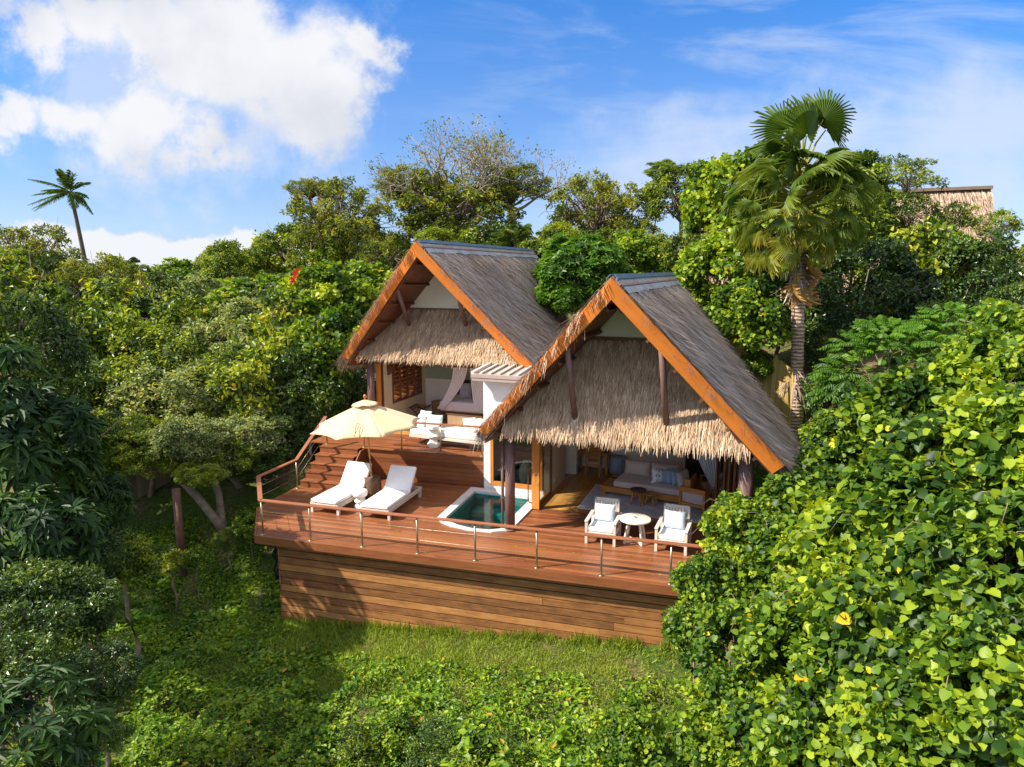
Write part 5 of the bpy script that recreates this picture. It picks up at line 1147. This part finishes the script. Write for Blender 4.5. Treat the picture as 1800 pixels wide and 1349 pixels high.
rg = math_(nt, 'SINE', math_(nt, 'ADD', math_(nt, 'MULTIPLY', sx.outputs[2], 52.), math_(nt, 'MULTIPLY', nn, 9.)))
cc = ramp(nt, math_(nt, 'ADD', math_(nt, 'MULTIPLY', rg, .22), nn), [(.2, (.16, .11, .08)), (.5, (.36, .25, .18)), (.75, (.52, .39, .29))]); principled(nt, out, cc, .85, 0, bump_(nt, rg, .5, .03), .2)
b.build('trunk', tm, pal, fix=False)
def palm_leaf(parent, crown_c, az, el, pet, rad, rnd, name='frond'):
    d = np.array([math.cos(el) * math.cos(az), math.cos(el) * math.sin(az), math.sin(el)]); s = crown_c + d * .15; m = crown_c + d * pet * .6 + UP * .05; hub = crown_c + d * pet - UP * (.12 * pet)
    x = nrmz(hub - m); nd = nrmz(UP * .8 + rng.normal(0, .45, 3) - d * .25 * math.sin(el)) if el < 1.04 or rad < .95 else nrmz(np.array([-.25, -1., .35]) + rng.normal(0, .28, 3)); V, F, r = fan_arr(hub, x - UP * .15, nd, rad, rnd, 34, rng.uniform(170, 250), rng.uniform(.25, .75), rng.uniform(.42, .6))
    rb = MB(); rb.tube([s, m, hub], [.035, .026, .018], 6, cap=False); Vt = np.array(rb.v); Ft = np.array(rb.f); V2, F2, r2 = cat_arr([(V, F, r), (Vt, Ft, np.full(len(Vt), .72))])
    link(name, mesh_np(name, V2, F2, r2), M_palm, parent)
cc_ = np.array([dx, 0, zc])
for az, el, pet, rad, h, rn in [(-1.7, 1.30, 1.2, 1.25, 1.5, .40), (-.3, 1.25, 1.7, 1.2, 1.6, .34), (1.2, 1.3, 1.9, 1.15, 1.6, .32), (2.8, 1.22, 1.6, 1.2, 1.5, .34), (.3, 1.12, 1.9, 1.05, 1.3, .38), (-2.7, 1.0, 1.5, 1.0, 1.1, .38), (-1.2, .9, 1.3, 1.1, .9, .38), (-2.1, .85, 1.3, 1.1, .9, .40), (.8, .8, 1.4, 1.1, .9, .36), (2.0, .9, 1.4, 1.1, .95, .36), (-.3, .75, 1.4, 1.1, .8, .42), (3.0, .8, 1.4, 1.1, .85, .38)]:
    palm_leaf(pal, cc_ + UP * h, az, el, pet, rad, rn)
for i in range(110):
    f = i / 109; az = i * 2.39996; el = 1.0 - 1.45 * f ** .9 + rng.normal(0, .16); palm_leaf(pal, cc_ + UP * (1.15 - 1.6 * f), az, el, rng.uniform(.8, 1.3) + .75 * math.sin(math.pi * min(1, f * 1.1)) ** 2, rng.uniform(.48, .80), .32 + .34 * f ** 1.4 * rng.uniform(.4, 1.25))
for i in range(4):
    az = rng.uniform(0, 6.28); palm_leaf(pal, cc_ + UP * rng.uniform(-1.5, -.6), az, -1.1 + rng.normal(0, .2), rng.uniform(.5, 1.0), rng.uniform(.5, .8), rng.uniform(.86, 1.), 'dead_frond')
for part_ in (0, 1):
  n = (150, 70)[part_]; tt = np.full(n, float(part_)); hz = np.where(tt < .6, zc - rng.uniform(.0, 2.3, n), zc - 5.1 - rng.uniform(-.15, .5, n)); an = rng.uniform(0, 6.28, n); P = np.stack([dx * hz / zc + .2 * np.cos(an), .2 * np.sin(an), hz], 1)
  D = nrmz(np.stack([np.cos(an) * .6, np.sin(an) * .6, np.where(tt < .6, rng.normal(-.3, .6, n), rng.normal(-.6, .4, n))], 1)); V, F, r = straw(P, D, rng.uniform(.25, .75, n), rng.uniform(.03, .07, n), np.stack([np.cos(an), np.sin(an), an * 0], 1), rng.uniform(0, .12, n), rng.uniform(.1, .6, n), .2)
  link('old_leaf_bases', mesh_np('old_leaf_bases', V, F, r), roof_grey, pal)
def feather_palm(label, px, py, Y, L, nf, els, wind=None, rnd=.3, ll=.5, stem_r=.12, bend=0., name='feather_palm', mat=None):
    c = at(px, py, Y); bx = c[0] + bend; g = float(gz(bx, c[1])); t = thing(name, label, 'palm', 'W', (bx, c[1], g)); zc_ = c[2] - g
    b = MB(); pts = [(-bend * f ** 1.5, 0, -.2 + (zc_ + .2) * f) for f in np.linspace(0, 1, 12)]; b.tube(pts, list(np.linspace(stem_r * 1.4, stem_r * .8, 12)), 8); b.build('trunk', bark_d, t, fix=False)
    for i in range(nf):
        az = i * 2.39996 + rng.normal(0, .2); el = rng.uniform(*els); d = np.array([math.cos(el) * math.cos(az), math.cos(el) * math.sin(az), math.sin(el)])
        V, F, r = frond_arr(np.array([-bend, 0, zc_]), d, L * rng.uniform(.8, 1.1), 34, ll, 0.046 * L / 2, .5, rnd + rng.normal(0, .06), wind=wind, side_drop=.4); link('frond', mesh_np('frond', V, F, r), mat or M_palm, t)
feather_palm('lone coconut palm bent by the wind on the left skyline', 124, 338, 52., 2.2, 24, (-.55, 1.5), (-.30, 0, .22), .26, .55, .15, 1.0, 'coconut_palm')
feather_palm('small feather palm behind the farther ridge', 905, 425, 36., 2.0, 14, (.1, 1.3), None, .33, .5)
feather_palm('small feather palm left of the rosette tree', 965, 425, 36.5, 1.5, 12, (.0, 1.2), None, .36, .4)
feather_palm('dark little palm in the notch of the left skyline', 222, 470, 45., 1.7, 11, (.1, 1.2), None, .2, .45)

# ------------------------------------------------------------------ fences, distant roof, tarp
def fence(name, label, p0, p1, h, mat, w=.14, rail=True, gap=.012):
    p0, p1 = np.array(p0), np.array(p1); L = np.linalg.norm(p1[:2] - p0[:2]); ang = math.degrees(math.atan2(p1[1] - p0[1], p1[0] - p0[0])); t = thing(name, label, 'fence', 'W', tuple(p0), ang)
    b = MB(); x = 0
    while x < L:
        z = (p1[2] - p0[2]) * x / L; b.box(x, x + w - gap, -.012, .012, z - .6, z + h + rng.normal(0, .02), rnd=random.random()); x += w
    b.build('palings', mat, t, fix=False); b = MB()
    for zz in (.25, h - .3): b.bar((0, .04, zz), (L, .04, zz + p1[2] - p0[2]), .05, .09)
    b.build('rails', mat, t)
    for k in range(int(L / 2.4) + 1):
        x = min(k * 2.4, L); b = MB(); z = (p1[2] - p0[2]) * x / L; b.box(x - .05, x + .05, .05, .15, z - .8, z + h + .05); b.build('post', mat, t)
fence('plank_fence', 'old grey plank fence in deep shade under the left wood', at(150, 935, 22.5), at(300, 905, 24.), 1.9, m_wood('old fence plank', [(.07, .05, .035), (.15, .115, .08), (.24, .19, .13)], 2, .85, .5))
fence('plank_fence', 'second dark plank fence between the post and the leaning trunk', at(300, 935, 23.5), at(395, 915, 25.), 1.6, m_wood('old dark plank', [(.05, .03, .02), (.12, .075, .05), (.2, .13, .09)], 2, .85, .5))
fence('bamboo_fence', 'yellow bamboo fence behind the thatched slope, left of the palm', at(1250, 668, 24.8), at(1388, 770, 22.4), 2.3, m_wood('yellow bamboo', [(.26, .17, .05), (.42, .30, .09), (.55, .42, .15)], 2, .6, .5), .07, gap=.006)
far = thing('distant_roof', 'distant thatched roof half hidden behind the right hand trees', 'roof', 'W', (0, 0, 0))
ra, rb2 = at(1235, 352, 40), at(1742, 333, 36.5); ra, rb2 = Vector(ra), Vector(rb2); ax_ = (rb2 - ra).normalized(); ax_.z = 0; ax_.normalize(); sdv = Vector((ax_.y, -ax_.x, 0))
fl, fr_ = ra + sdv * 4.4 + Vector((0, 0, -5.4)) - ax_ * 1.6, rb2 + sdv * 4.4 + Vector((0, 0, -5.4)) - ax_ * .9; bl, br = ra - sdv * 4.4 + Vector((0, 0, -5.4)) - ax_ * 1.6, rb2 - sdv * 4.4 + Vector((0, 0, -5.4)) - ax_ * .9
b = MB(); b.slab([ra, rb2, fr_, fl], (0, 0, -.3)); b.slab([ra, rb2, br, bl], (0, 0, -.3)); rf_o = b.build('slope', straw_base, far)
n = 9000; t = rng.uniform(0, 1, n); s = rng.uniform(0, 1, n); a_, b__, c_, d_ = map(np.array, (ra, rb2, fr_, fl)); P = (a_ + (b__ - a_) * s[:, None]) * (1 - t)[:, None] + (d_ + (c_ - d_) * s[:, None]) * t[:, None]; nn = np.array((Vector(b__ - a_)).cross(Vector(d_ - a_)).normalized()); nn = nn if nn[2] > 0 else -nn
D = nrmz(np.array(sdv) * 4.4 + np.array([0, 0, -5.4]) + rng.normal(0, .5, (n, 3))); V, F, r = straw(P + nn * .02, D, rng.uniform(.4, .9, n), rng.uniform(.04, .08, n), np.tile(nn, (n, 1)), rng.uniform(.01, .1, n), .5 + rng.normal(0, .2, n)); link('thatch', mesh_np('far_thatch', V, F, r), m_straw('pinkish thatch', [(0., (.15, .10, .07)), (.4, (.34, .24, .17)), (.7, (.47, .35, .26)), (1., (.60, .47, .36))]), rf_o)
b = MB(); b.bar(ra + Vector((0, 0, .08)), rb2 + Vector((0, 0, .08)), .5, .16); b.build('ridge_cap', m_plain('brown ridge', (.2, .14, .10), .8), far)
b = MB(); b.slab([rb2 + Vector((0, 0, -.4)), fr_ + Vector((0, 0, -.3)) , br + Vector((0, 0, -.3))], -ax_ * .15); b.build('gable_panel', dark_m, far)
b = MB(); w0 = ra.lerp(rb2, .5); L_ = (rb2 - ra).length; gzf = -6.5
b.prism([(-L_ / 2, -3.6), (L_ / 2 - .8, -3.6), (L_ / 2 - .8, 3.6), (-L_ / 2, 3.6)], gzf - 5.5, -5.3, M=Matrix.Translation(w0) @ Matrix.Rotation(math.atan2(ax_.y, ax_.x), 4, 'Z')); b.build('wall', barge_in, far)
tp = thing('black_sheet', 'crumpled black plastic sheet hanging at the left corner of the plank base', 'sheet', 'D', (.16, .42, -.42)); b = MB(); vs = []
for i in range(9):
    for j in range(7): vs.append((-.16 + .34 * j / 6 * (1 - .35 * i / 8) + .05 * math.sin(i * 1.7 + j), .06 * math.sin(i * 2.1 + j * 2.6), -.13 * i))
b.add(vs, [(i * 7 + j, i * 7 + j + 1, (i + 1) * 7 + j + 1, (i + 1) * 7 + j) for i in range(8) for j in range(6)], .5, True); o = b.build('film', m_plain('black film', (.012, .012, .016), .25), tp, fix=False); md = o.modifiers.new('t', 'SOLIDIFY'); md.thickness = .006

# ------------------------------------------------------------------ undergrowth, grass and ferns on the slope
def nz(x, y, s, k=0.): return np.array([mnoise.noise((a * s, b_ * s, k)) for a, b_ in zip(x, y)])
def scatter(n, xr, yr):
    x = rng.uniform(*xr, n); y = rng.uniform(*yr, n); return x, y
n = 150000; x, y = scatter(n, (-13, 5.5), (7.6, 22)); a = R(ANG['D']); c, s = math.cos(a), math.sin(a); X, Yd = x - ORG['D'][0], y - ORG['D'][1]; u = X * c + Yd * s; v = -X * s + Yd * c
ok = ~((u > .2) & (v > .25)) & ~((u > -1.6) & (v > 1.6)) & ~((v > -.9) & (u > 2.8)); lawn = np.clip((v + 2.2) / 1.6, 0, 1) * np.clip((u + .5) / 2.5, 0, 1)
ok &= rng.uniform(0, 1, n) > lawn * .93; x, y, v, u = x[ok], y[ok], v[ok], u[ok]; n = len(x)
mound = (.42 + .55 * nz(x, y, .65) + .35 * nz(x, y, 1.9, 5.)) * np.clip((-.3 - v) / 2.6, .2, 1.35); mound = np.clip(mound * 1.15, .03, 1.6); z = gz(x, y) + mound * rng.uniform(.25, 1., n) ** .5
tone = nz(x, y, 1.1, 9.); A = nrmz(rng.normal(0, 1, (n, 3)) * [1, 1, .35]); Nn = nrmz(UP + rng.normal(0, .42, (n, 3))); sp_ = nz(x, y, 1.3, 3.); L = rng.uniform(.06, .15, n) * np.where((sp_ > .16) & (y < 12.5), 1.45, np.where(sp_ < -.2, .65, 1.)); A[:, 2] += np.where(sp_ < -.2, .6, 0)
r = np.clip(.46 + .24 * tone + rng.normal(0, .17, n), 0, .9); r = np.where(rng.uniform(0, 1, n) < .008, .96, r); V, F, rr = leaves(np.stack([x, y, z], 1), A, Nn, L, L * np.where(sp_ > .12, .8, np.where(sp_ < -.2, .28, .5)) * rng.uniform(.8, 1.2, n), r); o = link('undergrowth', mesh_np('undergrowth', V, F, rr), M_gc); tag(o, 'low leafy weeds covering the slope before the deck', 'undergrowth', kind='stuff')
n = 9500; x, y = scatter(n, (-1.5, 6.), (8.2, 12.3)); wgt = np.clip((x + 1.5) / 2., 0, 1) * np.clip((12.4 - y - .12 * (4 - x)) / 1.2, 0, 1); ok = rng.uniform(0, 1, n) < wgt; x, y = x[ok], y[ok]; n = len(x)
z = gz(x, y) + np.clip(.5 + .4 * nz(x, y, 1.1, 2.), .1, 1.) * rng.uniform(.5, 1.05, n); Nn = nrmz(UP * 1. + np.array([0, -.3, 0]) + rng.normal(0, .45, (n, 3))); A = nrmz(rng.normal(0, 1, (n, 3)) * [1, 1, .5] - UP * .2); L = rng.uniform(.10, .19, n); r = np.clip(.48 + .16 * nz(x, y, 1.4, 8.) + rng.normal(0, .13, n), 0, .9); r = np.where(rng.uniform(0, 1, n) < .02, rng.uniform(.93, 1, n), r)
V, F, rr = leaves(np.stack([x, y, z], 1), A, Nn, L, L * .98, r, .1, .12, True); o = link('vine_cover', mesh_np('vine_cover', V, F, rr), M_heart); tag(o, 'creeping heart-leaved vines over the bottom of the slope', 'vines', kind='stuff')
n = 75000; u = rng.uniform(-1.8, 11.2, n); v = rng.uniform(-2.6, .35, n); lawn = np.clip((v + 2.7) / 1.4, 0, 1) * np.clip((u + 2.2) / 2.5, .1, 1); xx_ = u * .9; bare = nz(u, v, .8, 6.) + .5 * nz(u, v, 2.3, 2.); lawn = lawn * np.where(bare + .10 * (u - 8.) > .12, .22, 1.); ok = rng.uniform(0, 1, n) < lawn; u, v = u[ok], v[ok]; n = len(u); a = R(ANG['D']); x = ORG['D'][0] + u * math.cos(a) - v * math.sin(a); y = ORG['D'][1] + u * math.sin(a) + v * math.cos(a)
P = np.stack([x, y, gz(x, y)], 1); D = nrmz(rng.normal(0, .55, (n, 3)) + UP * .9); tuft = nz(x, y, 2.6, 4.); V, F, rr = straw(P, D, rng.uniform(.05, .13, n) * (1 + .6 * tuft), rng.uniform(.009, .018, n), rdir(n), rng.uniform(-.03, .03, n), np.clip(.52 + .2 * tuft + rng.normal(0, .14, n), 0, 1))
M_grass = m_leaf('grass blade', [(0., (.06, .10, .010)), (.4, (.19, .26, .022)), (.7, (.32, .42, .04)), (1., (.46, .48, .09))], .35, .55, 0.); o = link('grass', mesh_np('grass', V, F, rr), M_grass); tag(o, 'short sunlit grass along the foot of the plank base', 'grass', kind='stuff')
for i, (px, py, Y, sc_, lb) in enumerate([(752, 1180, 14.0, .42, 'lone bright fern standing in the grass below the deck'), (620, 1285, 12.4, .5, 'fern among the weeds at the bottom, left of centre'), (560, 1250, 12.8, .5, 'fern higher up the weedy slope, left of the lone one'), (470, 1330, 11.6, .5, 'fern at the bottom edge, a quarter of the way across'), (190, 985, 18.5, .6, 'fern in the shade beside the umbrella tree'), (255, 1010, 18., .55, 'fern in the shade before the brown post')]):
    p = at(px, py, Y); g = float(gz(p[0], p[1])); t = thing('fern', lb, 'fern', 'W', (p[0], p[1], g)); prt = []
    for k in range(9):
        az = k * 2.39996; el = rng.uniform(.5, 1.25); d = np.array([math.cos(el) * math.cos(az), math.cos(el) * math.sin(az), math.sin(el)]); prt.append(frond_arr((0, 0, .05), d, sc_ * 1.5 * rng.uniform(.8, 1.1), 15, .17 * sc_ / .45, .035, .45, .62 + rng.normal(0, .08), side_drop=.15))
    V, F, r = cat_arr(prt); link('fronds', mesh_np('fern_fronds', V, F, r), M_fern, t)

n = 330; u = rng.uniform(-1.2, 11., n); v = rng.uniform(.05, 5.2, n); k = ~((u > 3.9) & (v > 1.6)) & (u > -1.3 + .7 * np.clip(1.8 - v, 0, 2)); u, v = u[k], v[k]; n = len(u); a = R(ANG['D'])
P = np.stack([ORG['D'][0] + u * math.cos(a) - v * math.sin(a), ORG['D'][1] + u * math.sin(a) + v * math.cos(a), np.full(n, .006)], 1); V, F, r = leaves(P, rng.normal(0, 1, (n, 3)) * [1, 1, .05], UP + rng.normal(0, .15, (n, 3)), rng.uniform(.05, .1, n), .035, rng.uniform(.5, 1., n), .2, .0)
o = link('fallen_leaves', mesh_np('fallen_leaves', V, F, r), M_olive); tag(o, 'few dry fallen leaves scattered over the lower deck boards', 'leaves', kind='stuff')

n = 5200; u = rng.uniform(.3, 11.5, n); v = .13 - rng.exponential(.10, n); a = R(ANG['D']); x = ORG['D'][0] + u * math.cos(a) - v * math.sin(a); y = ORG['D'][1] + u * math.sin(a) + v * math.cos(a); cl = nz(u, v, 1.7, 3.) + .5 * nz(u, v, 5., 1.); k = cl > -.15; x, y, cl = x[k], y[k], cl[k]; n = len(x)
V, F, rr = straw(np.stack([x, y, gz(x, y)], 1), nrmz(rng.normal(0, .4, (n, 3)) + UP * 1.), rng.uniform(.10, .26, n) * (1 + .8 * np.clip(cl, 0, 1)), rng.uniform(.010, .020, n), rdir(n), rng.uniform(-.08, .08, n), np.clip(.42 + rng.normal(0, .16, n), 0, 1)); o = link('tall_grass', mesh_np('tall_grass', V, F, rr), M_grass); tag(o, 'taller grass tufts growing against the plank base', 'grass', kind='stuff')
# ------------------------------------------------------------------ sky, sun, camera
SUN_AZ, SUN_EL = 15.3, 42.5          # shadows run towards azimuth 15.3 deg from +x
w = bpy.data.worlds.new('World'); sc.world = w; w.use_nodes = True; nt = w.node_tree; nt.nodes.clear()
out = nt.nodes.new('ShaderNodeOutputWorld'); bg = nt.nodes.new('ShaderNodeBackground'); nt.links.new(bg.outputs[0], out.inputs[0])
sky = nt.nodes.new('ShaderNodeTexSky'); sky.sky_type = 'NISHITA'; sky.sun_disc = False; sky.sun_elevation = R(SUN_EL)
sdx, sdy = -math.cos(R(SUN_AZ)), -math.sin(R(SUN_AZ)); sky.sun_rotation = math.atan2(sdx, sdy); sky.air_density = 1.0; sky.dust_density = .4; sky.ozone_density = 2.5; sky.altitude = 20
tc = nt.nodes.new('ShaderNodeTexCoord'); sx = N(nt, 'ShaderNodeSeparateXYZ'); nt.links.new(tc.outputs['Generated'], sx.inputs[0])
yy = math_(nt, 'MAXIMUM', math_(nt, 'ABSOLUTE', sx.outputs[1]), .08); ca = math_(nt, 'DIVIDE', sx.outputs[0], yy); cb = math_(nt, 'DIVIDE', sx.outputs[2], yy)
def vec(x, y, z=0.):
    c = N(nt, 'ShaderNodeCombineXYZ')
    for i, q in enumerate((x, y, z)):
        if isinstance(q, bpy.types.NodeSocket): nt.links.new(q, c.inputs[i])
        else: c.inputs[i].default_value = q
    return c.outputs[0]
def ab(px, py): d = ray(px, py); return d[0] / d[1], d[2] / d[1]
p2 = vec(ca, cb)
wn = N(nt, 'ShaderNodeTexNoise'); nt.links.new(p2, wn.inputs['Vector']); wn.inputs['Scale'].default_value = 6.; wn.inputs['Detail'].default_value = 10.; wn.inputs['Roughness'].default_value = .60; wn.inputs['Distortion'].default_value = .25
big = noise_(nt, p2, 4.2, 4, .5)
wA = N(nt, 'ShaderNodeTexNoise'); nt.links.new(p2, wA.inputs['Vector']); wA.inputs['Scale'].default_value = 5.5; wA.inputs['Detail'].default_value = 6.; wA.inputs['Roughness'].default_value = .62
wsep = N(nt, 'ShaderNodeSeparateColor'); nt.links.new(wA.outputs['Color'], wsep.inputs[0])
wca = math_(nt, 'ADD', ca, math_(nt, 'MULTIPLY', math_(nt, 'SUBTRACT', wsep.outputs[0], .5), .30)); wcb = math_(nt, 'ADD', cb, math_(nt, 'MULTIPLY', math_(nt, 'SUBTRACT', wsep.outputs[1], .5), .22))
wcb2 = math_(nt, 'ADD', cb, math_(nt, 'MULTIPLY', math_(nt, 'SUBTRACT', wsep.outputs[1], .5), .07)); wca2 = math_(nt, 'ADD', ca, math_(nt, 'MULTIPLY', math_(nt, 'SUBTRACT', wsep.outputs[0], .5), .12))
def blobs(lst, da=0., db=0., low=False):
    f = None; ca, cb = (wca2, wcb2) if low else (wca, wcb)
    for px, py, r, q in lst:
        a, b_ = ab(px, py); rr = r / 1200.
        dx_ = math_(nt, 'MULTIPLY', math_(nt, 'SUBTRACT', ca, a + da), 1 / rr); dy_ = math_(nt, 'MULTIPLY', math_(nt, 'SUBTRACT', cb, b_ + db), 1 / (rr * q))
        d2 = math_(nt, 'ADD', math_(nt, 'MULTIPLY', dx_, dx_), math_(nt, 'MULTIPLY', dy_, dy_)); e = math_(nt, 'SUBTRACT', 1., math_(nt, 'SQRT', d2))
        f = e if f is None else math_(nt, 'SMOOTH_MAX', f, e, .25)
    return f
def smooth(x, lo, hi):
    m = N(nt, 'ShaderNodeMapRange', interpolation_type='SMOOTHSTEP'); nt.links.new(x, m.inputs[0]); m.inputs[1].default_value = lo; m.inputs[2].default_value = hi; return m.outputs[0]
CUM = [(75, 50, 90, .75), (165, 15, 110, .7), (295, 30, 120, .7), (420, 58, 150, .8), (530, 98, 130, .9), (615, 88, 75, .9), (560, 180, 100, .9), (20, 188, 110, .5), (130, 188, 115, .5), (240, 222, 110, .55), (330, 256, 95, .42), (390, 148, 120, .7), (295, 103, 60, .9)]
HOL = [(225, 150, 60, .9)]
f1 = math_(nt, 'ADD', blobs(CUM), math_(nt, 'MULTIPLY', math_(nt, 'SUBTRACT', wn.outputs[0], .5), 1.6)); f1 = math_(nt, 'ADD', f1, math_(nt, 'MULTIPLY', math_(nt, 'SUBTRACT', big, .5), 1.5))
d1 = smooth(f1, -.05, .60)
LOW = [(60, 425, 90, .4), (160, 425, 90, .35), (255, 425, 75, .42), (330, 440, 90, .4), (420, 440, 110, .35), (200, 460, 240, .25), (480, 450, 120, .25), (1690, 470, 300, .12)]
wl = noise_(nt, p2, 16., 6, .6); f2 = math_(nt, 'ADD', blobs(LOW, low=True), math_(nt, 'MULTIPLY', math_(nt, 'SUBTRACT', wl, .5), 1.4)); d2 = smooth(f2, .12, .38)
thin_c = math_(nt, 'MULTIPLY', smooth(math_(nt, 'ADD', blobs([(200, 110, 260, .7), (480, 130, 260, .8), (330, 250, 260, .45)]), math_(nt, 'MULTIPLY', math_(nt, 'SUBTRACT', wn.outputs[0], .5), 2.2)), .0, .8), .62)
# thin high cloud: stretched noise, mostly to the right
st = N(nt, 'ShaderNodeTexNoise'); nt.links.new(vec(math_(nt, 'ADD', math_(nt, 'MULTIPLY', ca, 2.2), math_(nt, 'MULTIPLY', cb, 1.4)), math_(nt, 'MULTIPLY', cb, 9.), 3.3), st.inputs['Vector']); st.inputs['Scale'].default_value = 1.6; st.inputs['Detail'].default_value = 7.; st.inputs['Roughness'].default_value = .6; st.inputs['Distortion'].default_value = .5
ci = math_(nt, 'MULTIPLY', smooth(st.outputs[0], .44, .74), math_(nt, 'MULTIPLY', smooth(ca, -.35, .35), .48))
vl = math_(nt, 'MULTIPLY', smooth(math_(nt, 'ADD', blobs([(1250, 285, 330, .35), (1720, 250, 380, .42), (1450, 240, 300, .4)]), math_(nt, 'MULTIPLY', math_(nt, 'SUBTRACT', st.outputs[0], .5), 1.3)), -.1, .95), .75)
thin = math_(nt, 'MAXIMUM', math_(nt, 'MAXIMUM', ci, vl), thin_c)
hz_ = math_(nt, 'MULTIPLY', math_(nt, 'SUBTRACT', 1., smooth(cb, -.02, .30)), .34)
sh = math_(nt, 'MULTIPLY', smooth(math_(nt, 'SUBTRACT', noise_(nt, vec(math_(nt, 'ADD', ca, .03), math_(nt, 'SUBTRACT', cb, .035), .0), 4.5, 5, .5), 0.0), .42, .70), .75)
cw = mixc(nt, sh, (7.7, 7.7, 7.9), (5.1, 5.4, 6.1))
cl_white = cw
gr = ramp(nt, math_(nt, 'MULTIPLY', cb, 2., clamp=True), [(0., (.45, .535, .85)), (.19, (.43, .50, .69)), (.5, (.34, .52, .77)), (.8, (.17, .50, .87))])
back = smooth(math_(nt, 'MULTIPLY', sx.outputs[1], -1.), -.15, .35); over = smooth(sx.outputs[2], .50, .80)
fill_veil = math_(nt, 'MULTIPLY', math_(nt, 'MAXIMUM', math_(nt, 'MULTIPLY', back, .75), over), smooth(noise_(nt, tc.outputs['Generated'], 2.2, 5, .55), .28, .62))  # bright cloud added out of view, overhead and behind camera, as fill light
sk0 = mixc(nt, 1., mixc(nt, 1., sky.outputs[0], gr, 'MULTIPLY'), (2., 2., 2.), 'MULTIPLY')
sk = mixc(nt, math_(nt, 'MULTIPLY', fill_veil, .9), sk0, (13.5, 13.2, 13.0))
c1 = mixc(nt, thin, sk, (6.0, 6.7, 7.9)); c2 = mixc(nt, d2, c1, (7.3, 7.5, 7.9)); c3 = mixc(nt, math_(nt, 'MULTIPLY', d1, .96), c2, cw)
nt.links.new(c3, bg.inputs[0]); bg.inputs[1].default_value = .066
L = bpy.data.lights.new('sun', 'SUN'); L.energy = 5.0; L.angle = R(.53); L.color = (1., .91, .75); so_ = bpy.data.objects.new('sun', L); COL.objects.link(so_)
dirv = Vector((-sdx * math.cos(R(SUN_EL)), -sdy * math.cos(R(SUN_EL)), -math.sin(R(SUN_EL)))); so_.rotation_euler = dirv.to_track_quat('-Z', 'Y').to_euler()
cam = bpy.data.cameras.new('camera'); co = bpy.data.objects.new('camera', cam); COL.objects.link(co); sc.camera = co
co.location = (0, 0, HCAM); co.rotation_euler = (math.pi / 2 - PITCH, 0, 0); cam.sensor_width = 36.; cam.lens = 24.; cam.clip_start = .1; cam.clip_end = 100000
sc.view_settings.view_transform = 'Standard'; sc.view_settings.look = 'None'; sc.view_settings.exposure = .9; sc.view_settings.gamma = 1.
sc.render.engine = 'CYCLES'; sc.cycles.use_denoising = True; sc.cycles.max_bounces = 8; sc.cycles.transparent_max_bounces = 12; sc.cycles.diffuse_bounces = 6; sc.cycles.glossy_bounces = 3; sc.cycles.caustics_reflective = False; sc.cycles.caustics_refractive = False
